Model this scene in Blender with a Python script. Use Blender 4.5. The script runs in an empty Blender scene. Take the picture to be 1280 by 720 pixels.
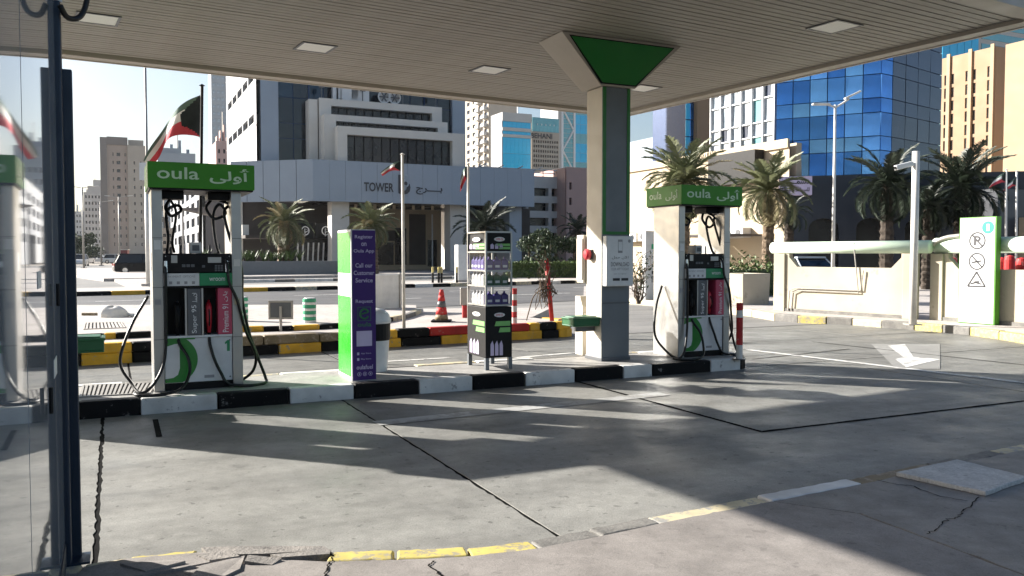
import bpy, bmesh, math, random
from mathutils import Vector, Matrix
R = math.radians
rng = random.Random(7)
sc = bpy.context.scene
COL = sc.collection

# ------------------------------------------------------------------ camera
FPX = 1050.0
PITCH = math.atan(42 / FPX)
CAMZ = 1.6
cd = bpy.data.cameras.new('camera')
cd.sensor_width = 36.0
cd.lens = 36.0 * FPX / 1280
cd.clip_start = 0.05
cd.clip_end = 6000
cam = bpy.data.objects.new('camera', cd)
COL.objects.link(cam)
cam.location = (0, 0, CAMZ)
cam.rotation_euler = (R(90) - PITCH, 0, 0)
sc.camera = cam

# ------------------------------------------------------------------ light
SUN_EL, SUN_AZ = R(24.5), R(-70.0)          # azimuth from +Y towards +X
w = bpy.data.worlds.new('World')
sc.world = w
w.use_nodes = True
nt = w.node_tree
sky = nt.nodes.new('ShaderNodeTexSky')
sky.sky_type = 'NISHITA'
sky.sun_disc = False
sky.sun_elevation = SUN_EL
sky.sun_rotation = SUN_AZ % (2 * math.pi)
sky.air_density = 1.0
sky.dust_density = 2.2
sky.ozone_density = 1.5
nt.links.new(sky.outputs[0], nt.nodes['Background'].inputs[0])
nt.nodes['Background'].inputs[1].default_value = 0.056
sl = bpy.data.lights.new('sun', 'SUN')
sl.energy = 5.0
sl.angle = R(0.55)
sl.color = (1.0, 0.955, 0.885)
so = bpy.data.objects.new('sun', sl)
COL.objects.link(so)
sdir = Vector((math.sin(SUN_AZ) * math.cos(SUN_EL), math.cos(SUN_AZ) * math.cos(SUN_EL), math.sin(SUN_EL)))
so.rotation_euler = (-sdir).to_track_quat('-Z', 'Y').to_euler()
so.location = sdir * 100
sc.view_settings.view_transform = 'Standard'
sc.view_settings.look = 'None'
sc.view_settings.gamma = 1.0
sc.view_settings.use_curve_mapping = False
sc.view_settings.exposure = 1.62
sc.render.engine = 'CYCLES'
sc.cycles.use_denoising = True
sc.cycles.max_bounces = 8
sc.cycles.transparent_max_bounces = 8
sc.cycles.sample_clamp_indirect = 6
sc.cycles.caustics_reflective = False
sc.cycles.caustics_refractive = False

# ------------------------------------------------------------------ projection helpers
CPOS = Vector((0, 0, CAMZ))
def ray(u, v):
    x = (u - 640) / FPX
    y = -(v - 360) / FPX
    c, s = math.cos(PITCH), math.sin(PITCH)
    return Vector((x, c + y * s, -s + y * c))
def G(u, v, z=0.0):                      # pixel -> point at height z
    d = ray(u, v)
    return CPOS + d * ((z - CAMZ) / d.z)
def D(u, v, Y):                          # pixel -> point at depth Y
    d = ray(u, v)
    return CPOS + d * (Y / d.y)
AL = R(25.5)
E1 = Vector((math.cos(AL), math.sin(AL), 0))
E2 = Vector((-math.sin(AL), math.cos(AL), 0))
def AB(a, b, z=0.0):
    return E1 * a + E2 * b + Vector((0, 0, z))
def toAB(p):
    return p.dot(E1), p.dot(E2)
def A_at(u, b, z=0.0):                   # a coordinate of pixel column u on the line b
    d = ray(u, 318); d.z = 0
    # (t*d).E2 = b
    t = b / d.dot(E2)
    return (d * t).dot(E1)

# ------------------------------------------------------------------ mesh builder
class MB:
    def __init__(s):
        s.v = []; s.f = []
    def poly(s, pts):
        n = len(s.v); s.v += [tuple(p) for p in pts]; s.f.append(tuple(range(n, n + len(pts)))); return s
    def box(s, x0, x1, y0, y1, z0, z1, M=None):
        n = len(s.v)
        p = [(x0, y0, z0), (x1, y0, z0), (x1, y1, z0), (x0, y1, z0), (x0, y0, z1), (x1, y0, z1), (x1, y1, z1), (x0, y1, z1)]
        if M is not None: p = [tuple(M @ Vector(q)) for q in p]
        s.v += p
        s.f += [tuple(n + i for i in q) for q in ((0, 3, 2, 1), (4, 5, 6, 7), (0, 1, 5, 4), (1, 2, 6, 5), (2, 3, 7, 6), (3, 0, 4, 7))]
        return s
    def prism(s, pts, z0, z1):           # pts: 2-D ring or 3-D ring (z ignored); z1 may be list
        n = len(s.v); k = len(pts)
        s.v += [(p[0], p[1], z0) for p in pts]
        s.v += [(p[0], p[1], (z1[i] if isinstance(z1, (list, tuple)) else z1)) for i, p in enumerate(pts)]
        s.f.append(tuple(range(n + k - 1, n - 1, -1)))
        s.f.append(tuple(range(n + k, n + 2 * k)))
        for i in range(k):
            j = (i + 1) % k
            s.f.append((n + i, n + j, n + k + j, n + k + i))
        return s
    def extr(s, pts, off):               # extrude a planar 3-D ring by a vector
        n = len(s.v); k = len(pts); off = Vector(off)
        s.v += [tuple(p) for p in pts]; s.v += [tuple(Vector(p) + off) for p in pts]
        s.f.append(tuple(range(n + k - 1, n - 1, -1))); s.f.append(tuple(range(n + k, n + 2 * k)))
        for i in range(k):
            j = (i + 1) % k
            s.f.append((n + i, n + j, n + k + j, n + k + i))
        return s
    def tube(s, path, r, n=8):
        path = [Vector(p) for p in path]; m = len(path)
        rr = r if isinstance(r, (list, tuple)) else [r] * m
        t0 = (path[1] - path[0]).normalized()
        up = Vector((0, 0, 1)) if abs(t0.z) < .9 else Vector((1, 0, 0))
        nrm = t0.cross(up).normalized()
        base = len(s.v)
        for i, p in enumerate(path):
            t = (path[min(i + 1, m - 1)] - path[max(i - 1, 0)])
            if t.length < 1e-9: t = t0
            t = t.normalized()
            nrm = (nrm - t * nrm.dot(t))
            if nrm.length < 1e-6: nrm = t.orthogonal()
            nrm = nrm.normalized(); b = t.cross(nrm)
            for k in range(n):
                a = 2 * math.pi * k / n
                s.v.append(tuple(p + (nrm * math.cos(a) + b * math.sin(a)) * rr[i]))
        for i in range(m - 1):
            for k in range(n):
                k2 = (k + 1) % n
                s.f.append((base + i * n + k, base + i * n + k2, base + (i + 1) * n + k2, base + (i + 1) * n + k))
        s.f.append(tuple(base + k for k in reversed(range(n))))
        s.f.append(tuple(base + (m - 1) * n + k for k in range(n)))
        return s
    def lathe(s, prof, n=20, O=(0, 0, 0)):
        base = len(s.v); m = len(prof)
        for r, z in prof:
            for k in range(n):
                a = 2 * math.pi * k / n
                s.v.append((O[0] + r * math.cos(a), O[1] + r * math.sin(a), O[2] + z))
        for i in range(m - 1):
            for k in range(n):
                k2 = (k + 1) % n
                s.f.append((base + i * n + k, base + i * n + k2, base + (i + 1) * n + k2, base + (i + 1) * n + k))
        s.f.append(tuple(base + k for k in reversed(range(n))))
        s.f.append(tuple(base + (m - 1) * n + k for k in range(n)))
        return s
    def mesh(s, name, mat, smooth=False):
        me = bpy.data.meshes.new(name)
        me.from_pydata(s.v, [], s.f)
        if mat: me.materials.append(mat)
        if smooth:
            me.polygons.foreach_set('use_smooth', [True] * len(me.polygons))
        me.update()
        return me
    def build(s, name, mat, parent=None, smooth=False, bevel=0, loc=None, rz=0):
        o = bpy.data.objects.new(name, s.mesh(name, mat, smooth))
        COL.objects.link(o)
        if parent: o.parent = parent
        if loc is not None: o.location = loc
        if rz: o.rotation_euler = (0, 0, rz)
        if bevel:
            bv = o.modifiers.new('bevel', 'BEVEL'); bv.width = bevel; bv.segments = 2; bv.limit_method = 'ANGLE'; bv.angle_limit = R(40)
        return o

def place(mesh, name, parent=None, loc=(0, 0, 0), rot=(0, 0, 0), scale=None):
    o = bpy.data.objects.new(name, mesh)
    COL.objects.link(o)
    if parent: o.parent = parent
    o.location = loc; o.rotation_euler = rot
    if scale: o.scale = scale
    return o
def tag(o, label=None, cat=None, group=None, kind=None):
    if label: o['label'] = label
    if cat: o['category'] = cat
    if group: o['group'] = group
    if kind: o['kind'] = kind
    return o
def thing(name, label, cat, loc=(0, 0, 0), rz=0, group=None):
    o = bpy.data.objects.new(name, None)
    COL.objects.link(o)
    o.empty_display_size = .2
    o.location = loc; o.rotation_euler = (0, 0, rz)
    return tag(o, label, cat, group)
def struct(o):
    o['kind'] = 'structure'; return o
def stuff(o):
    o['kind'] = 'stuff'; return o

# ------------------------------------------------------------------ materials
def _nodes(name):
    m = bpy.data.materials.new(name); m.use_nodes = True
    t = m.node_tree
    return m, t, t.nodes['Principled BSDF']
def c4(c): return (c[0], c[1], c[2], 1)
def mul(c, k): return tuple(min(1, max(0, x * k)) for x in c)
def mat(name, col, rough=.6, metal=0, var=.12, scale=3.0, bump=0.0, bscale=60, rvar=.08, spec=.5, coat=0, ior=None, col2=None):
    m, t, p = _nodes(name)
    tc = t.nodes.new('ShaderNodeTexCoord')
    nz = t.nodes.new('ShaderNodeTexNoise'); nz.inputs['Scale'].default_value = scale; nz.inputs['Detail'].default_value = 7; nz.inputs['Roughness'].default_value = .62
    t.links.new(tc.outputs['Object'], nz.inputs['Vector'])
    rp = t.nodes.new('ShaderNodeValToRGB')
    rp.color_ramp.elements[0].position = .3; rp.color_ramp.elements[1].position = .72
    rp.color_ramp.elements[0].color = c4(mul(col, 1 - var)); rp.color_ramp.elements[1].color = c4(col2 if col2 else mul(col, 1 + var))
    t.links.new(nz.outputs['Fac'], rp.inputs['Fac'])
    t.links.new(rp.outputs['Color'], p.inputs['Base Color'])
    p.inputs['Metallic'].default_value = metal
    p.inputs['Specular IOR Level'].default_value = spec
    if ior: p.inputs['IOR'].default_value = ior
    if coat: p.inputs['Coat Weight'].default_value = coat; p.inputs['Coat Roughness'].default_value = .08
    if rvar:
        n2 = t.nodes.new('ShaderNodeTexNoise'); n2.inputs['Scale'].default_value = scale * 2.3; n2.inputs['Detail'].default_value = 4
        t.links.new(tc.outputs['Object'], n2.inputs['Vector'])
        mr = t.nodes.new('ShaderNodeMapRange'); mr.inputs['From Min'].default_value = .3; mr.inputs['From Max'].default_value = .7
        mr.inputs['To Min'].default_value = max(0.02, rough - rvar); mr.inputs['To Max'].default_value = min(1, rough + rvar)
        t.links.new(n2.outputs['Fac'], mr.inputs['Value']); t.links.new(mr.outputs['Result'], p.inputs['Roughness'])
    else: p.inputs['Roughness'].default_value = rough
    if bump:
        n3 = t.nodes.new('ShaderNodeTexNoise'); n3.inputs['Scale'].default_value = bscale; n3.inputs['Detail'].default_value = 5
        t.links.new(tc.outputs['Object'], n3.inputs['Vector'])
        b = t.nodes.new('ShaderNodeBump'); b.inputs['Strength'].default_value = bump; b.inputs['Distance'].default_value = .02
        t.links.new(n3.outputs['Fac'], b.inputs['Height']); t.links.new(b.outputs['Normal'], p.inputs['Normal'])
    return m
def wear(name, col, under, amt=.35, scale=9, rough=.6, bump=.25, spec=.35):
    m, t, p = _nodes(name); p.inputs['Specular IOR Level'].default_value = spec
    tc = t.nodes.new('ShaderNodeTexCoord')
    geo = t.nodes.new('ShaderNodeNewGeometry')
    nz = t.nodes.new('ShaderNodeTexNoise'); nz.inputs['Scale'].default_value = scale; nz.inputs['Detail'].default_value = 9; nz.inputs['Roughness'].default_value = .72
    t.links.new(geo.outputs['Position'], nz.inputs['Vector'])
    rp = t.nodes.new('ShaderNodeValToRGB')
    rp.color_ramp.elements[0].position = amt; rp.color_ramp.elements[1].position = amt + .05
    t.links.new(nz.outputs['Fac'], rp.inputs['Fac'])
    n2 = t.nodes.new('ShaderNodeTexNoise'); n2.inputs['Scale'].default_value = scale * .4; n2.inputs['Detail'].default_value = 6
    t.links.new(geo.outputs['Position'], n2.inputs['Vector'])
    r2 = t.nodes.new('ShaderNodeValToRGB'); r2.color_ramp.elements[0].position = .3; r2.color_ramp.elements[1].position = .7
    r2.color_ramp.elements[0].color = c4(mul(col, .72)); r2.color_ramp.elements[1].color = c4(mul(col, 1.1))
    t.links.new(n2.outputs['Fac'], r2.inputs['Fac'])
    mx = t.nodes.new('ShaderNodeMixRGB'); mx.inputs['Color1'].default_value = c4(under)
    t.links.new(rp.outputs['Color'], mx.inputs['Fac']); t.links.new(r2.outputs['Color'], mx.inputs['Color2'])
    t.links.new(mx.outputs['Color'], p.inputs['Base Color'])
    p.inputs['Roughness'].default_value = rough
    b = t.nodes.new('ShaderNodeBump'); b.inputs['Strength'].default_value = bump; b.inputs['Distance'].default_value = .01
    t.links.new(nz.outputs['Fac'], b.inputs['Height']); t.links.new(b.outputs['Normal'], p.inputs['Normal'])
    return m
def concrete(name, c_dark, c_lite, big=.5, fine=60, rough=(.35, .6), streak=None, bump=.15, spots=.0, oil=0, tracks=False, spec=.5):
    """world-space concrete: blotches, fine grain, optional long tyre streaks along a direction and dark oil spots"""
    m, t, p = _nodes(name)
    p.inputs['Specular IOR Level'].default_value = spec
    geo = t.nodes.new('ShaderNodeNewGeometry')
    def noise(scale, det, vec=None, ro=.6):
        n = t.nodes.new('ShaderNodeTexNoise'); n.inputs['Scale'].default_value = scale; n.inputs['Detail'].default_value = det; n.inputs['Roughness'].default_value = ro
        t.links.new(vec if vec else geo.outputs['Position'], n.inputs['Vector']); return n
    a = noise(big, 8, ro=.65); f = noise(fine, 4)
    rp = t.nodes.new('ShaderNodeValToRGB'); rp.color_ramp.elements[0].position = .32; rp.color_ramp.elements[1].position = .7
    rp.color_ramp.elements[0].color = c4(c_dark); rp.color_ramp.elements[1].color = c4(c_lite)
    t.links.new(a.outputs['Fac'], rp.inputs['Fac'])
    out = rp.outputs['Color']
    def mult(fac_out, lo, hi, p0, p1):
        nonlocal out
        r = t.nodes.new('ShaderNodeMapRange'); r.inputs['From Min'].default_value = p0; r.inputs['From Max'].default_value = p1
        r.inputs['To Min'].default_value = lo; r.inputs['To Max'].default_value = hi
        t.links.new(fac_out, r.inputs['Value'])
        mx = t.nodes.new('ShaderNodeMixRGB'); mx.blend_type = 'MULTIPLY'; mx.inputs['Fac'].default_value = 1
        t.links.new(out, mx.inputs['Color1']); t.links.new(r.outputs['Result'], mx.inputs['Color2']); out = mx.outputs['Color']
    mult(f.outputs['Fac'], .84, 1.12, .35, .65)
    g2 = noise(fine * 3.3, 2); mult(g2.outputs['Fac'], .8, 1.08, .3, .55)
    if tracks:                                # tyre-polished dark lanes along the island, broken up by noise
        v0 = t.nodes.new('ShaderNodeVectorRotate'); v0.rotation_type = 'Z_AXIS'; v0.inputs['Angle'].default_value = -AL
        t.links.new(geo.outputs['Position'], v0.inputs['Vector'])
        sx = t.nodes.new('ShaderNodeSeparateXYZ'); t.links.new(v0.outputs['Vector'], sx.inputs[0])
        wob = noise(.7, 4)
        ad = t.nodes.new('ShaderNodeMath'); ad.operation = 'MULTIPLY_ADD'; ad.inputs[1].default_value = 1.3; t.links.new(wob.outputs['Fac'], ad.inputs[0]); t.links.new(sx.outputs['Y'], ad.inputs[2])
        sb_ = t.nodes.new('ShaderNodeMapRange'); sb_.inputs['From Min'].default_value = 4.5; sb_.inputs['From Max'].default_value = 10.5; t.links.new(ad.outputs[0], sb_.inputs['Value'])
        tr_ = t.nodes.new('ShaderNodeValToRGB'); e = tr_.color_ramp.elements
        e[0].position = 0; e[0].color = (1, 1, 1, 1); e[1].position = 1; e[1].color = (.72, .72, .72, 1)
        for ps, vv in ((.18, 1.0), (.32, .88), (.44, .97), (.56, .95), (.68, .72), (.78, .86), (.9, .62)):
            q = e.new(ps); q.color = (vv, vv, vv, 1)
        t.links.new(sb_.outputs['Result'], tr_.inputs['Fac'])
        mt_ = t.nodes.new('ShaderNodeMixRGB'); mt_.blend_type = 'MULTIPLY'; mt_.inputs['Fac'].default_value = .8
        t.links.new(out, mt_.inputs['Color1']); t.links.new(tr_.outputs['Color'], mt_.inputs['Color2']); out = mt_.outputs['Color']
    if streak is not None:
        mp = t.nodes.new('ShaderNodeMapping'); mp.inputs['Rotation'].default_value = (0, 0, -streak); mp.inputs['Scale'].default_value = (.12, 1.6, 1)
        t.links.new(geo.outputs['Position'], mp.inputs['Vector'])
        # rotate first: Mapping (point) scales then rotates, so use a separate rotate
        vr = t.nodes.new('ShaderNodeVectorRotate'); vr.rotation_type = 'Z_AXIS'; vr.inputs['Angle'].default_value = -streak
        t.links.new(geo.outputs['Position'], vr.inputs['Vector'])
        m2 = t.nodes.new('ShaderNodeMapping'); m2.inputs['Scale'].default_value = (.12, 1.7, 1)
        t.links.new(vr.outputs['Vector'], m2.inputs['Vector'])
        s1 = noise(1.0, 5, m2.outputs['Vector'])
        mult(s1.outputs['Fac'], .76, 1.06, .36, .62)
    if oil:
        o1 = noise(2.3, 5, ro=.65); mult(o1.outputs['Fac'], 1 - oil * .7, 1.0, .3, .41)
        o2 = noise(13, 2, ro=.5); mult(o2.outputs['Fac'], 1 - oil, 1.0, .305, .335)
        o3 = noise(38, 1, ro=.5); mult(o3.outputs['Fac'], 1 - oil * .8, 1.0, .27, .3)
        o4 = noise(5.5, 6, ro=.75); mult(o4.outputs['Fac'], .86, 1.1, .38, .62)
    t.links.new(out, p.inputs['Base Color'])
    r = t.nodes.new('ShaderNodeMapRange'); r.inputs['From Min'].default_value = .35; r.inputs['From Max'].default_value = .65
    r.inputs['To Min'].default_value = rough[0]; r.inputs['To Max'].default_value = rough[1]
    a2 = noise(big * 2.2, 6); t.links.new(a2.outputs['Fac'], r.inputs['Value']); t.links.new(r.outputs['Result'], p.inputs['Roughness'])
    b = t.nodes.new('ShaderNodeBump'); b.inputs['Strength'].default_value = bump; b.inputs['Distance'].default_value = .01
    t.links.new(f.outputs['Fac'], b.inputs['Height']); t.links.new(b.outputs['Normal'], p.inputs['Normal'])
    return m
def leafmat(name, col, var=.35, scale=6, rough=.55):
    m = mat(name, col, rough, 0, var, scale, rvar=.05)
    return m

M = {}
M['drive'] = concrete('drive_concrete', (.205, .202, .187), (.285, .28, .258), .55, 95, (.42, .66), streak=AL, bump=.22, oil=.4, tracks=True, spec=.32)
M['joint'] = mat('joint_tar', (.006, .006, .006), .95, spec=.05)
M['walk'] = concrete('walk_concrete', (.205, .187, .172), (.285, .26, .24), 1.6, 120, (.55, .8), bump=.2, oil=.2)
M['walk_grey'] = concrete('walk_concrete_grey', (.19, .178, .165), (.26, .24, .22), 1.6, 120, (.5, .75), bump=.2, oil=.25)
M['patch'] = concrete('pale_cover', (.42, .42, .41), (.56, .55, .53), 3, 60, (.6, .85), bump=.35, oil=.3)
M['island'] = concrete('island_concrete', (.27, .26, .245), (.38, .37, .35), 1.2, 70, (.5, .75), bump=.2, oil=.4)
M['paving'] = concrete('paving', (.36, .33, .305), (.47, .43, .4), .8, 40, (.7, .9), bump=.2, oil=.2)
M['asphalt'] = concrete('asphalt', (.075, .075, .078), (.115, .113, .112), .3, 90, (.6, .85), streak=R(20), bump=.3)
M['asphalt_pale'] = concrete('asphalt_pale', (.17, .165, .158), (.25, .24, .225), .3, 90, (.6, .85), streak=R(20), bump=.3)
M['sand'] = concrete('sandy_ground', (.26, .235, .2), (.36, .32, .275), .15, 30, (.8, .95), bump=.3)
U = (.3, .29, .27)
M['k_white'] = wear('kerb_white', (.7, .69, .66), (.3, .29, .28), .35)
M['k_black'] = wear('kerb_black', (.008, .008, .009), (.2, .19, .18), .34, spec=.12)
M['k_yellow'] = wear('kerb_yellow', (.72, .4, .03), (.32, .28, .2), .36)
M['k_paleyel'] = wear('kerb_pale_yellow', (.56, .46, .14), (.3, .27, .2), .45, 14)
M['k_palest'] = wear('kerb_faded_yellow', (.6, .52, .34), U, .45)
M['k_red'] = wear('kerb_red', (.42, .02, .015), (.3, .2, .17), .34)
M['k_grey'] = concrete('kerb_bare', (.12, .115, .108), (.22, .21, .19), 4, 60, (.6, .85), bump=.4, oil=.3)
M['k_olive'] = wear('kerb_dusty', (.22, .17, .1), (.3, .25, .2), .42)
M['rpaint'] = wear('road_paint', (.66, .65, .62), (.3, .29, .28), .42, 5, .6, .1)
M['light_streak'] = wear('pale_light_streak', (.4, .4, .39), (.27, .265, .25), .45, 4, .6, .1)

M['soffit'] = mat('soffit_slat', (.29, .262, .22), .5, 0, .06, 1.5, rvar=.05)
M['capital'] = mat('capital_skin', (.27, .24, .2), .5, 0, .06, 1.5)
M['trim'] = mat('canopy_trim', (.4, .355, .295), .45, 0, .05, 2)
M['dark'] = mat('dark_void', (.02, .02, .02), .8)
M['green'] = mat('sign_green', (.05, .25, .018), .45, 0, .08, 2, spec=.3)
M['green_dk'] = mat('capital_green', (.012, .17, .02), .4, 0, .1, 2)
M['green_lit'] = mat('totem_green', (.025, .42, .02), .3, 0, .05, 2, coat=.3)
M['green_fin'] = mat('pump_green', (.02, .22, .03), .35, 0, .08, 3)
M['teal'] = mat('label_green', (.01, .24, .09), .4, 0, .05, 3)
M['steel'] = mat('steel', (.37, .37, .365), .36, .85, .05, 3, rvar=.07)
M['grey_metal'] = mat('grey_metal', (.14, .155, .17), .45, .3, .08, 3)
M['black'] = mat('black_plastic', (.006, .006, .007), .5, 0, .2, 6, spec=.22)
M['rubber'] = mat('rubber', (.007, .007, .007), .42, 0, .2, 9, rvar=.1, spec=.35)
M['white'] = mat('white_panel', (.68, .69, .69), .42, 0, .1, 4, rvar=.12)
M['white_dirty'] = mat('white_worn', (.66, .64, .6), .55, 0, .14, 4)
M['white_txt'] = mat('white_lettering', (.8, .8, .8), .5, 0, .02, 4)
M['pale_txt'] = mat('pale_lettering', (.55, .72, .52), .5, 0, .04, 4)
M['slate'] = mat('slate_panel', (.1, .105, .115), .4, .2, .06, 4)
M['pink'] = mat('pink_panel', (.5, .06, .12), .4, 0, .06, 4)
M['red'] = mat('red_plastic', (.5, .015, .03), .35, 0, .08, 5)
M['red_paint'] = wear('red_paint', (.5, .03, .03), (.35, .2, .17), .36, 12)
M['purple'] = mat('purple_panel', (.055, .022, .15), .5, 0, .06, 3, spec=.25)
M['lilac'] = mat('lilac_print', (.55, .48, .66), .5, 0, .05, 5)
M['dimgreen'] = mat('logo_green', (.03, .16, .06), .5)
M['beige'] = mat('pillar_beige', (.58, .53, .45), .5, 0, .06, 2)
M['navy'] = mat('navy_frame', (.014, .027, .05), .4, .2, .12, 5)
M['cream'] = wear('cream_render', (.46, .41, .32), (.35, .305, .235), .36, 1.7, .8, .08)
M['mint'] = mat('mint_pipe', (.56, .68, .54), .45, 0, .08, 2)
M['conduit'] = mat('conduit', (.36, .34, .31), .5, .3, .1, 8)
M['ink'] = mat('dark_ink', (.03, .03, .035), .6)
M['ink_soft'] = mat('faded_ink', (.3, .3, .31), .6)
M['info'] = mat('info_green', (.01, .42, .2), .5, 0, .03, 4)
M['clear'] = mat('lamp_lens', (.72, .7, .66), .3, 0, .05, 5)
M['chrome'] = mat('chrome', (.6, .6, .6), .2, .9, .05, 5)
M['cloud'] = mat('cyan_barrel', (.03, .3, .16), .5, 0, .12, 5)
# ------------------------------------------------------------------ lettering
def text(s, parent, m, O, ex, ez, width, height=None, name='lettering', lift=None, align='L', bold=0):
    c = bpy.data.curves.new('txt', 'FONT'); c.body = s; c.resolution_u = 3
    if bold: c.offset = bold
    o = bpy.data.objects.new('txt', c); COL.objects.link(o)
    dg = bpy.context.evaluated_depsgraph_get(); dg.update()
    me = bpy.data.meshes.new_from_object(o.evaluated_get(dg))
    xs = [v.co.x for v in me.vertices]; ys = [v.co.y for v in me.vertices]
    x0, x1, y0, y1 = min(xs), max(xs), min(ys), max(ys)
    kx = width / (x1 - x0); ky = (height / (y1 - y0)) if height else kx
    O = Vector(O); ex = Vector(ex); ez = Vector(ez)
    b = MB()
    b.v = [tuple(O + ex * ((v.co.x - x0) * kx) + ez * ((v.co.y - y0) * ky)) for v in me.vertices]
    b.f = [tuple(p.vertices) for p in me.polygons]
    bpy.data.objects.remove(o); bpy.data.curves.remove(c); bpy.data.meshes.remove(me)
    return b.build(name, m, parent)
AR_OULA = '\uFEF0\uFEDF\uFEED\uFE83'
AR_BURJ = '\uFE9D\uFEAE\u0640\u0640\u0640\u0640\uFE91'

# ------------------------------------------------------------------ vertical frames (buildings, pumps)
class Fr:
    def __init__(s, P0, rz=AL):
        s.P = Vector((P0[0], P0[1], 0)); s.rz = rz
        s.ex = Vector((math.cos(rz), math.sin(rz), 0)); s.ey = Vector((-math.sin(rz), math.cos(rz), 0))
    def front(s, u, v, y=0.0):
        d = ray(u, v); o = CPOS - s.P - s.ey * y
        t = -o.dot(s.ey) / d.dot(s.ey); p = CPOS + d * t
        return (p - s.P).dot(s.ex), p.z
    def left(s, u, v, x=0.0):
        d = ray(u, v); o = CPOS - s.P - s.ex * x
        t = -o.dot(s.ex) / d.dot(s.ex); p = CPOS + d * t
        return (p - s.P).dot(s.ey), p.z
    def fx(s, u, y=0.0): return s.front(u, 318, y)[0]
    def fz(s, u, v, y=0.0): return s.front(u, v, y)[1]
    def ly(s, u, x=0.0): return s.left(u, 318, x)[0]
    def lz(s, u, v, x=0.0): return s.left(u, v, x)[1]
PANES = {}
def pane(parent, plane, s0, s1, z0, z1, d, m, name='window', th=.05, tilt=0):
    w_, h_ = s1 - s0, z1 - z0
    key = (plane, round(w_, 2), round(h_, 2), m.name, name, th)
    if key not in PANES:
        b = MB()
        if plane == 'F': b.box(-w_ / 2, w_ / 2, 0, th, -h_ / 2, h_ / 2)
        else: b.box(0, th, -w_ / 2, w_ / 2, -h_ / 2, h_ / 2)
        PANES[key] = b.mesh(name, m)
    sm, zm = (s0 + s1) / 2, (z0 + z1) / 2
    loc = (sm, d, zm) if plane == 'F' else (d, sm, zm)
    rot = (0, 0, 0)
    if tilt: rot = (rng.uniform(-tilt, tilt), 0, rng.uniform(-tilt, tilt)) if plane == 'F' else (0, rng.uniform(-tilt, tilt), rng.uniform(-tilt, tilt))
    return place(PANES[key], name, parent, loc, rot)
def gridwall(parent, name, m, plane, s0, s1, z0, z1, cols, rows, pm, rec=.25, pos=0.0, pname='window', skip=None, tilt=0):
    """wall sheet with real openings, reveals and a pane set back in each opening"""
    sb = sorted(set([s0, s1] + [x for c in cols for x in c])); zb = sorted(set([z0, z1] + [x for c in rows for x in c]))
    cs = set((round(a, 4), round(b, 4)) for a, b in cols); rs = set((round(a, 4), round(b, 4)) for a, b in rows)
    def pt(s, z, d): return (s, pos + d, z) if plane == 'F' else (pos + d, s, z)
    b = MB()
    for i in range(len(sb) - 1):
        for j in range(len(zb) - 1):
            a0, a1, c0, c1 = sb[i], sb[i + 1], zb[j], zb[j + 1]
            op = (round(a0, 4), round(a1, 4)) in cs and (round(c0, 4), round(c1, 4)) in rs
            if op and skip and skip(i, j): op = False
            if not op:
                b.poly([pt(a0, c0, 0), pt(a1, c0, 0), pt(a1, c1, 0), pt(a0, c1, 0)])
            else:
                q = [(a0, c0), (a1, c0), (a1, c1), (a0, c1)]
                for k in range(4):
                    e, f = q[k], q[(k + 1) % 4]
                    b.poly([pt(e[0], e[1], 0), pt(f[0], f[1], 0), pt(f[0], f[1], rec + .02), pt(e[0], e[1], rec + .02)])
                pane(parent, plane, a0, a1, c0, c1, pos + rec, pm, pname, tilt=tilt)
    return b.build(name, m, parent)
def spans(a, b, n, frac):
    """n openings evenly between a and b, each taking frac of its bay"""
    w_ = (b - a) / n
    return [(a + w_ * (i + .5 - frac / 2), a + w_ * (i + .5 + frac / 2)) for i in range(n)]
def smooth_path(pts, k=8):
    """Catmull-Rom through points"""
    P = [Vector(p) for p in pts]; P = [P[0] * 2 - P[1]] + P + [P[-1] * 2 - P[-2]]
    out = []
    for i in range(1, len(P) - 2):
        for j in range(k):
            t = j / k
            out.append(.5 * ((2 * P[i]) + (P[i + 1] - P[i - 1]) * t + (2 * P[i - 1] - 5 * P[i] + 4 * P[i + 1] - P[i + 2]) * t * t + (3 * P[i] - P[i - 1] - 3 * P[i + 1] + P[i + 2]) * t ** 3))
    out.append(P[-2])
    return out

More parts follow.
